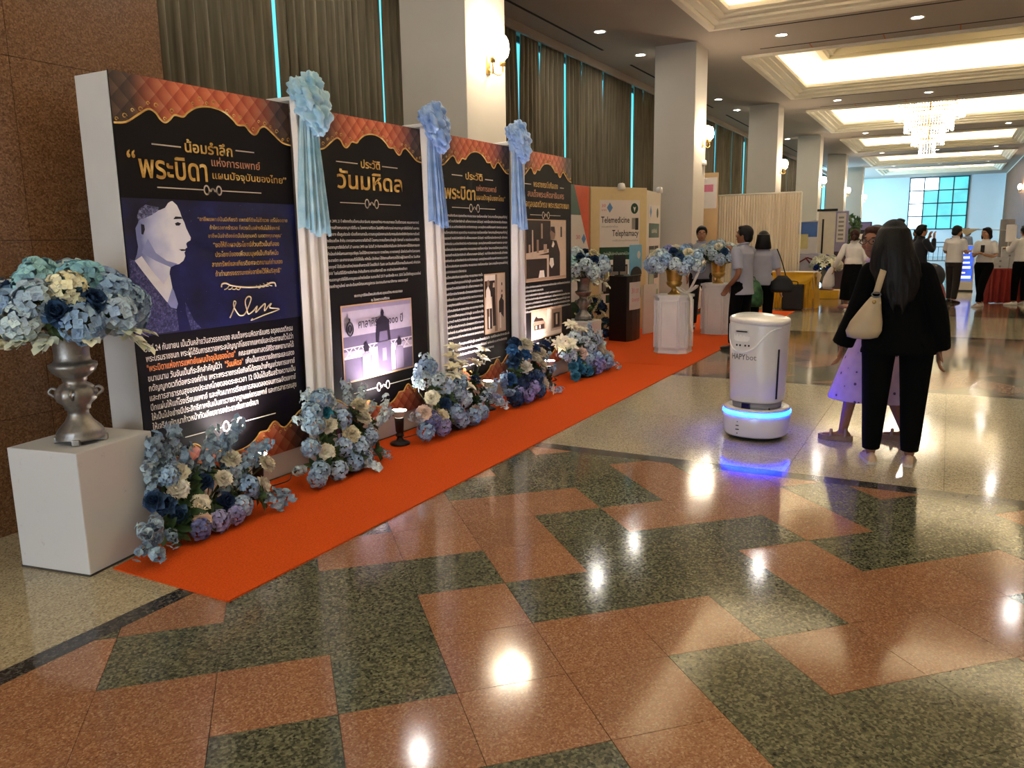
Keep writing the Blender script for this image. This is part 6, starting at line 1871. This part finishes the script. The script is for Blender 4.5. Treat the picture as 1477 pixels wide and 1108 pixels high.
        ex = .16 + abs(ax[0] - ax[1]) * .28 + (.06 if kind == 'dress' else 0); ey = .19 + abs(ay[0] - ay[1]) * .15 + (.05 if kind == 'dress' else 0)
        loft(b, [(cx * .8, cy * .8, bh, ex, ey), (cx * .6, cy * .6, (bh + .9) / 2, (ex + .125) / 2 + .01, (ey + .178) / 2 + .01), (0, 0, .88, .125, .175), (0, 0, 1.02, .105, .142)], 26)
    g = remesh(b, 'skirt' if kind == 'skirt' else 'dress_skirt' if kind == 'dress' else 'trousers', bm_, t, max(vox, .010), 3)
    g.scale = (k, k, k)
    # ---------------- shoes
    for sg, (fx, fy, toe, kn) in zip((1, -1), feet):
        ta = math.radians(toe)
        xf = Matrix.Translation((fx, fy, 0)) @ Matrix.Rotation(ta, 4, 'Z')
        def outline(s_):
            return [(x_, y_ * s_) for x_, y_ in ((-.075, 0), (-.068, .030), (-.03, .036), (.05, .036), (.11, .046), (.155, .036), (.178, .0), (.155, -.036), (.11, -.046), (.05, -.036), (-.03, -.034), (-.068, -.028))]
        so = MB(); so.prism(outline(1.0), .001, .022, xf=xf)
        sm_ = shoe if not isinstance(shoe, tuple) else shoe[0]
        if isinstance(shoe, tuple):      # platform sandal: thick sole and two straps
            so = MB(); so.prism(outline(1.0), .001, .040, xf=xf)
            o = so.build('sole', sm_, t); o.scale = (k, k, k)
            for x0 in (.085, -.02):
                s2 = MB(); s2.tube([xf @ Vector((x0, .045 * math.cos(a), .032 + (.045 if x0 > 0 else .075) * math.sin(a))) for a in [q * math.pi / 8 for q in range(9)]], .012, 6); s2.build('strap', shoe[1], t).scale = (k, k, k)
        else:
            o = so.build('sole', M_SHOEB if shoe is M_SHOEB else M('pale_sole', C('#c9bfb2'), .6), t); o.scale = (k, k, k)
            u = MB(); rr = []
            for x_, w_, hh in ((-.074, .016, .05), (-.06, .030, .075), (-.02, .036, .080), (.03, .036, .072), (.08, .042, .054), (.13, .040, .042), (.165, .024, .034), (.178, .008, .028)):
                rr.append([xf @ Vector((x_, w_ * math.cos(a), .02 + (hh - .02) * max(0, math.sin(a)) - (.004 if math.sin(a) < 0 else 0))) for a in [q * math.pi / 7 for q in range(14)]])
            u.rings(rr, True, True, True); o = u.build('shoe', shoe, t); o.scale = (k, k, k)
    return t

DN = (0, 0, -1)
def arm_down(sg, out=.05, fwd=.0): return ((-.015 + fwd * .3, sg * (.205 + out * .5), 1.03), (.03 + fwd, sg * (.22 + out), .80), (.1, 0, -1), (0, -sg, 0))
AD = (arm_down(1), arm_down(-1))
FEET = ((0, .10, 8, .02), (0, -.10, -8, .02))

# woman in the black suit, back to the camera
wp = person('woman in a black suit with long dark hair, back turned, cream bag on her shoulder', (5.72, .245, 0), math.radians(8), 1.585, SK2, HB, (F_BLACK, 'flare', .76, .03), ('trousers', F_BLACK, .095), M_SHOET,
       (((-.02, .265, 1.05), (.02, .345, .80), (.15, .15, -1), (0, -1, 0)), ((-.02, -.215, 1.03), (.03, -.25, .79), (.15, -.05, -1), (0, 1, 0))), ((-.02, .125, 10, 0), (-.02, -.115, -8, 0)), (6, 6), .0085, 'f', lean=(0, .075), hairstyle='long', hip=.04)
b = MB(); b.tube(smooth_path([(-.05, .075, 1.575), (-.02, .05, 1.597), (.0, .02, 1.590)], 4), .014, 8); b.build('hair_clip', M_SHOEB, wp)
# her shoulder bag
m_leather = M('cream_leather', C('#b5a081'), .5, var=.05)
bg = thing('shoulder_bag', 'cream leather shoulder bag hanging on the black-suited woman', 'bag', (5.72, .245, 0), math.radians(8))
b = MB(); rr = []
for z, ox, rx, ry in ((.85, .225, .035, .055), (.86, .225, .052, .092), (.90, .220, .060, .108), (.96, .208, .056, .096), (1.03, .190, .042, .068), (1.09, .172, .030, .044), (1.12, .162, .018, .030)):
    rr.append([(-.135 + rx * math.cos(2 * math.pi * i / 20), ox + ry * math.sin(2 * math.pi * i / 20), z) for i in range(20)])
b.rings(rr, True, True, True); b.build('pouch', m_leather, bg)
b = MB()
strap = smooth_path([(-.155, .162, 1.14), (-.160, .145, 1.22), (-.125, .125, 1.30), (-.03, .118, 1.338), (.06, .12, 1.315), (.12, .14, 1.20), (.06, .22, 1.05)], 6)
rr = []
for p in strap: rr.append([p + Vector((0, -.020, 0)), p + Vector((0, .020, .0)), p + Vector((-.006, .020, .004)), p + Vector((-.006, -.020, .004))])
b.rings(rr, True, True, True); b.build('strap', m_leather, bg)
b = MB(); b.tube([(-.160 , .162 + .026 * math.cos(a), 1.135 + .016 * math.sin(a)) for a in [q * math.pi / 6 for q in range(12)]], .005, 6, closed=True); b.build('buckle', m_alu, bg)
b = MB(); b.ball((-.178, .172, 1.09), .006, .012, .012); b.build('stud', m_brass, bg)

# girl in the lilac eyelet dress
t_ = NT('lilac_eyelet'); _p = t_.coord('Object')
_v = t_.n('ShaderNodeTexVoronoi', {'Vector': _p, 'Scale': 17.0}).outputs['Distance']
t_.set(color=t_.ramp(_v, [(.0, C('#3b2a4c')), (.16, C('#4a3560')), (.2, C('#a98fb8')), (1, C('#b89cbe'))]), rough=.8); F_LILAC = t_.m
F_LIL2 = fabric('lilac_cotton', '#b09abc')
person('girl in a lilac eyelet dress, partly hidden behind the black-suited woman', (6.30, .42, 0), math.radians(97), 1.56, SK2, HBR, (F_LIL2, .35, .84, .01), ('dress', F_LILAC, .33), (M('platform_tan', C('#8a6a52'), .6), M('strap_tan', C('#9a7a62'), .5)),
       (((.03, .19, 1.05), (.16, .10, 1.02), (.6, -.6, .2), (0, 0, 1)), ((-.03, -.20, 1.03), (.05, -.22, .82), (.1, 0, -1), (0, 1, 0))), ((.19, .06, -3, .03), (-.25, -.08, -8, .02)), (62, 0), .010, 'f', lean=(.05, .02), hairstyle='tied', glasses=True)
bp = thing('backpack', 'small red and black backpack showing beside the black suit', 'backpack', (6.26, .03, .92))
b = MB(); b.ball((0, .06, .13), .13, .10, .17, 18, 12); b.build('pouch', M('red_nylon', C('#8a1712'), .5), bp)
b = MB(); b.ball((-.02, .06, .30), .10, .085, .09, 16, 10); b.build('flap', M('black_nylon', C('#15151a'), .6), bp)
b = MB(); b.tube(smooth_path([(-.08, .14, .02), (-.10, .18, .2), (-.05, .20, .38), (0, .16, .42)], 5), .015, 6); b.build('strap', M('black_nylon', C('#15151a'), .6), bp)

# man with hand in pocket
person('man in a grey short-sleeved shirt with a hand in his pocket, behind the robot', (10.78, 2.38, .0), math.radians(72), 1.63, SK2, HB, (F_GREY, .42, .74, .02), ('trousers', F_BLACK, .09), M_SHOEB,
       (((-.07, .225, 1.03), (.09, .195, .85), (.6, -.25, -.8), (0, -1, .3)), ((.10, -.215, 1.08), (.20, -.12, 1.26), (.4, .3, .8), (-1, 0, .3))), ((.05, .11, 5, .02), (-.03, -.10, -10, .02)), (12, -4), .010, 'm', belly=.02)
# boy with glasses
person('young man with glasses in a grey polo, standing behind the gold urns', (13.0, 3.55, .007), math.radians(198), 1.655, SK1, HB, (F_GREY2, .42, .80, .015), ('trousers', F_NAVY, .09), M_SHOEB,
       (((-.02, .235, 1.04), (.10, .22, .86), (.6, -.2, -.7), (0, -1, 0)), ((-.02, -.235, 1.04), (.10, -.22, .86), (.6, .2, -.7), (0, 1, 0))), FEET, (0, 4), .010, 'm', glasses=True)
# woman in grey with bags
person('woman with bobbed hair in a grey fitted shirt, back turned, green bag in hand', (11.95, 2.36, .0), math.radians(8), 1.56, SK1, HB, (F_GREY, .42, .83, .012), ('trousers', F_BLACK, .09), M_SHOEB,
       (((-.01, .215, 1.06), (.10, .25, .96), (.3, .1, -1), (0, -1, 0)), arm_down(-1)), FEET, (-5, 8), .010, 'f', hairstyle='bob')
gb = thing('carrier_bag', 'translucent green carrier bag held by the woman in grey', 'bag', (11.72, 2.44, .50), math.radians(8))
t_ = NT('green_plastic'); _p = t_.coord('Object')
t_.set(color=t_.ramp(t_.noise(_p, 12, 4), [(.35, C('#123a1e')), (.6, C('#2f6a38')), (.8, C('#8a7a4a'))]), rough=.3); 
b = MB(); loft(b, [(0, 0, 0, .07, .13), (0, 0, .05, .085, .155), (0, 0, .22, .08, .15), (0, 0, .34, .05, .10), (0, 0, .38, .02, .06)], 18); b.build('pouch', t_.m, gb)
b = MB(); b.tube(smooth_path([(0, -.04, .37), (.03, -.02, .42), (.03, .02, .42), (0, .04, .37)], 4), .008, 6); b.build('handle', t_.m, gb)
hb = thing('handbag', 'black handbag hanging at the right side of the woman in grey', 'bag', (11.93, 2.07, .70), math.radians(8))
b = MB(); loft(b, [(0, 0, 0, .06, .14), (0, 0, .05, .07, .17), (0, 0, .16, .06, .14), (0, 0, .24, .02, .06)], 18); b.build('pouch', m_rubber, hb)
b = MB(); b.tube(smooth_path([(0, -.05, .22), (-.01, .02, .45), (0, .09, .62)], 5), .008, 6); b.build('strap', m_rubber, hb)

# visitors further down the hall
person('woman in a white blouse and long black skirt walking away, coat over her arm', (16.72, 1.60, 0), math.radians(6), 1.58, SK1, HBR, (F_WHITE, 1.0, .96, .0), ('skirt', F_BLACK, .26), M_SHOEW,
       (((-.02, .26, 1.08), (.06, .34, .90), (.2, .1, -1), (0, -1, 0)), ((-.02, -.22, 1.06), (.10, -.20, .92), (.5, 0, -.7), (0, 1, 0))), ((.10, .09, 5, .03), (-.14, -.09, -5, .02)), (0, 0), .012, 'f', hairstyle='tied')
ct = thing('folded_coat', 'pale coat carried over the arm of the woman in white', 'coat', (16.80, 2.0, 0))
b = MB(); loft(b, [(0, .05, .45, .04, .07), (0, .04, .52, .055, .12), (0, .03, .68, .05, .10), (0, .0, .84, .035, .05), (0, -.02, .88, .02, .03)], 18); b.build('cloth', F_WHITE, ct)
person('man in black raising a phone to his face near the bright end', (18.2, .50, 0), math.radians(-60), 1.66, SK1, HB, (F_SHADE, 1.0, .82, .015), ('trousers', F_NAVY, .09), M_SHOEB,
       (((.10, .24, 1.14), (.20, .10, 1.36), (.1, -.3, 1), (-1, 0, 0)), ((.10, -.24, 1.14), (.20, -.10, 1.36), (.1, .3, 1), (-1, 0, 0))), FEET, (0, 0), .012, 'm')
person('man in a white polo and dark trousers, turned away beside the blue sign', (19.7, -.12, 0), math.radians(-38), 1.64, SK1, HB, (F_WHITE, .42, .86, .02), ('trousers', F_BROWNT, .09), M_SHOEB,
       (((.02, .24, 1.08), (.24, .16, 1.10), (1, -.2, .1), (0, 0, 1)), ((.02, -.24, 1.08), (.24, -.16, 1.10), (1, .2, .1), (0, 0, 1))), ((.06, .10, 5, .02), (-.05, -.10, -5, .02)), (0, 10), .012, 'm', belly=.03)
person('person in a brown top standing behind the man in the white polo', (27.2, -.22, 0), math.radians(170), 1.60, SK1, HBR, (F_UMBER, .45, .84, .015), ('trousers', F_NAVY, .09), M_SHOEB, AD, FEET, (-20, 8), .014, 'f', hairstyle='bob')
person('distant visitor in a blue-grey top beside the far railing', (31.0, -.52, 0), math.radians(120), 1.62, SK2, HB, (F_BLUEG, .45, .84, .015), ('trousers', F_NAVY, .09), M_SHOEB, AD, FEET, (0, 0), .016, 'm')
person('distant dark-haired visitor glimpsed beyond the man in black', (30.0, .98, 0), math.radians(100), 1.60, SK2, HB, (F_SHADE, .45, .84, .015), ('trousers', F_NAVY, .09), M_SHOEB, AD, FEET, (0, 0), .016, 'f', hairstyle='chin')
person('woman in a white top and black trousers beside the red-skirted table', (18.96, -.66, 0), math.radians(150), 1.585, SK1, HB, (F_WHITE, .42, .92, .01), ('trousers', F_BLACK, .10), M_SHOEW,
       (((.02, .22, 1.06), (.20, .10, 1.08), (.5, -.8, .3), (0, 0, 1)), ((.02, -.22, 1.06), (.20, -.06, 1.10), (.5, .8, .3), (0, 0, 1))), ((.14, .02, -5, .05), (-.10, -.06, -20, .02)), (-10, 4), .012, 'f', hairstyle='chin')
ph = thing('phone', 'dark phone held by the woman in the white top', 'phone', (18.73, -.60, 1.10), math.radians(150))
b = MB(); b.bbox(-.006, .006, -.038, .038, 0, .15, .003); b.build('body', m_rubber, ph)
person('person in white sleeves at the right edge, reaching over the cartons', (19.55, -1.36, 0), math.radians(30), 1.62, SK1, HB, (F_WHITE, 1.0, .90, .01), ('trousers', F_BLACK, .09), M_SHOEW,
       (((.10, .22, 1.12), (.30, .14, 1.18), (1, -.1, 0), (0, 0, 1)), arm_down(-1)), ((0, .11, 60, .02), (0, -.10, -8, .02)), (0, 0), .012, 'm')
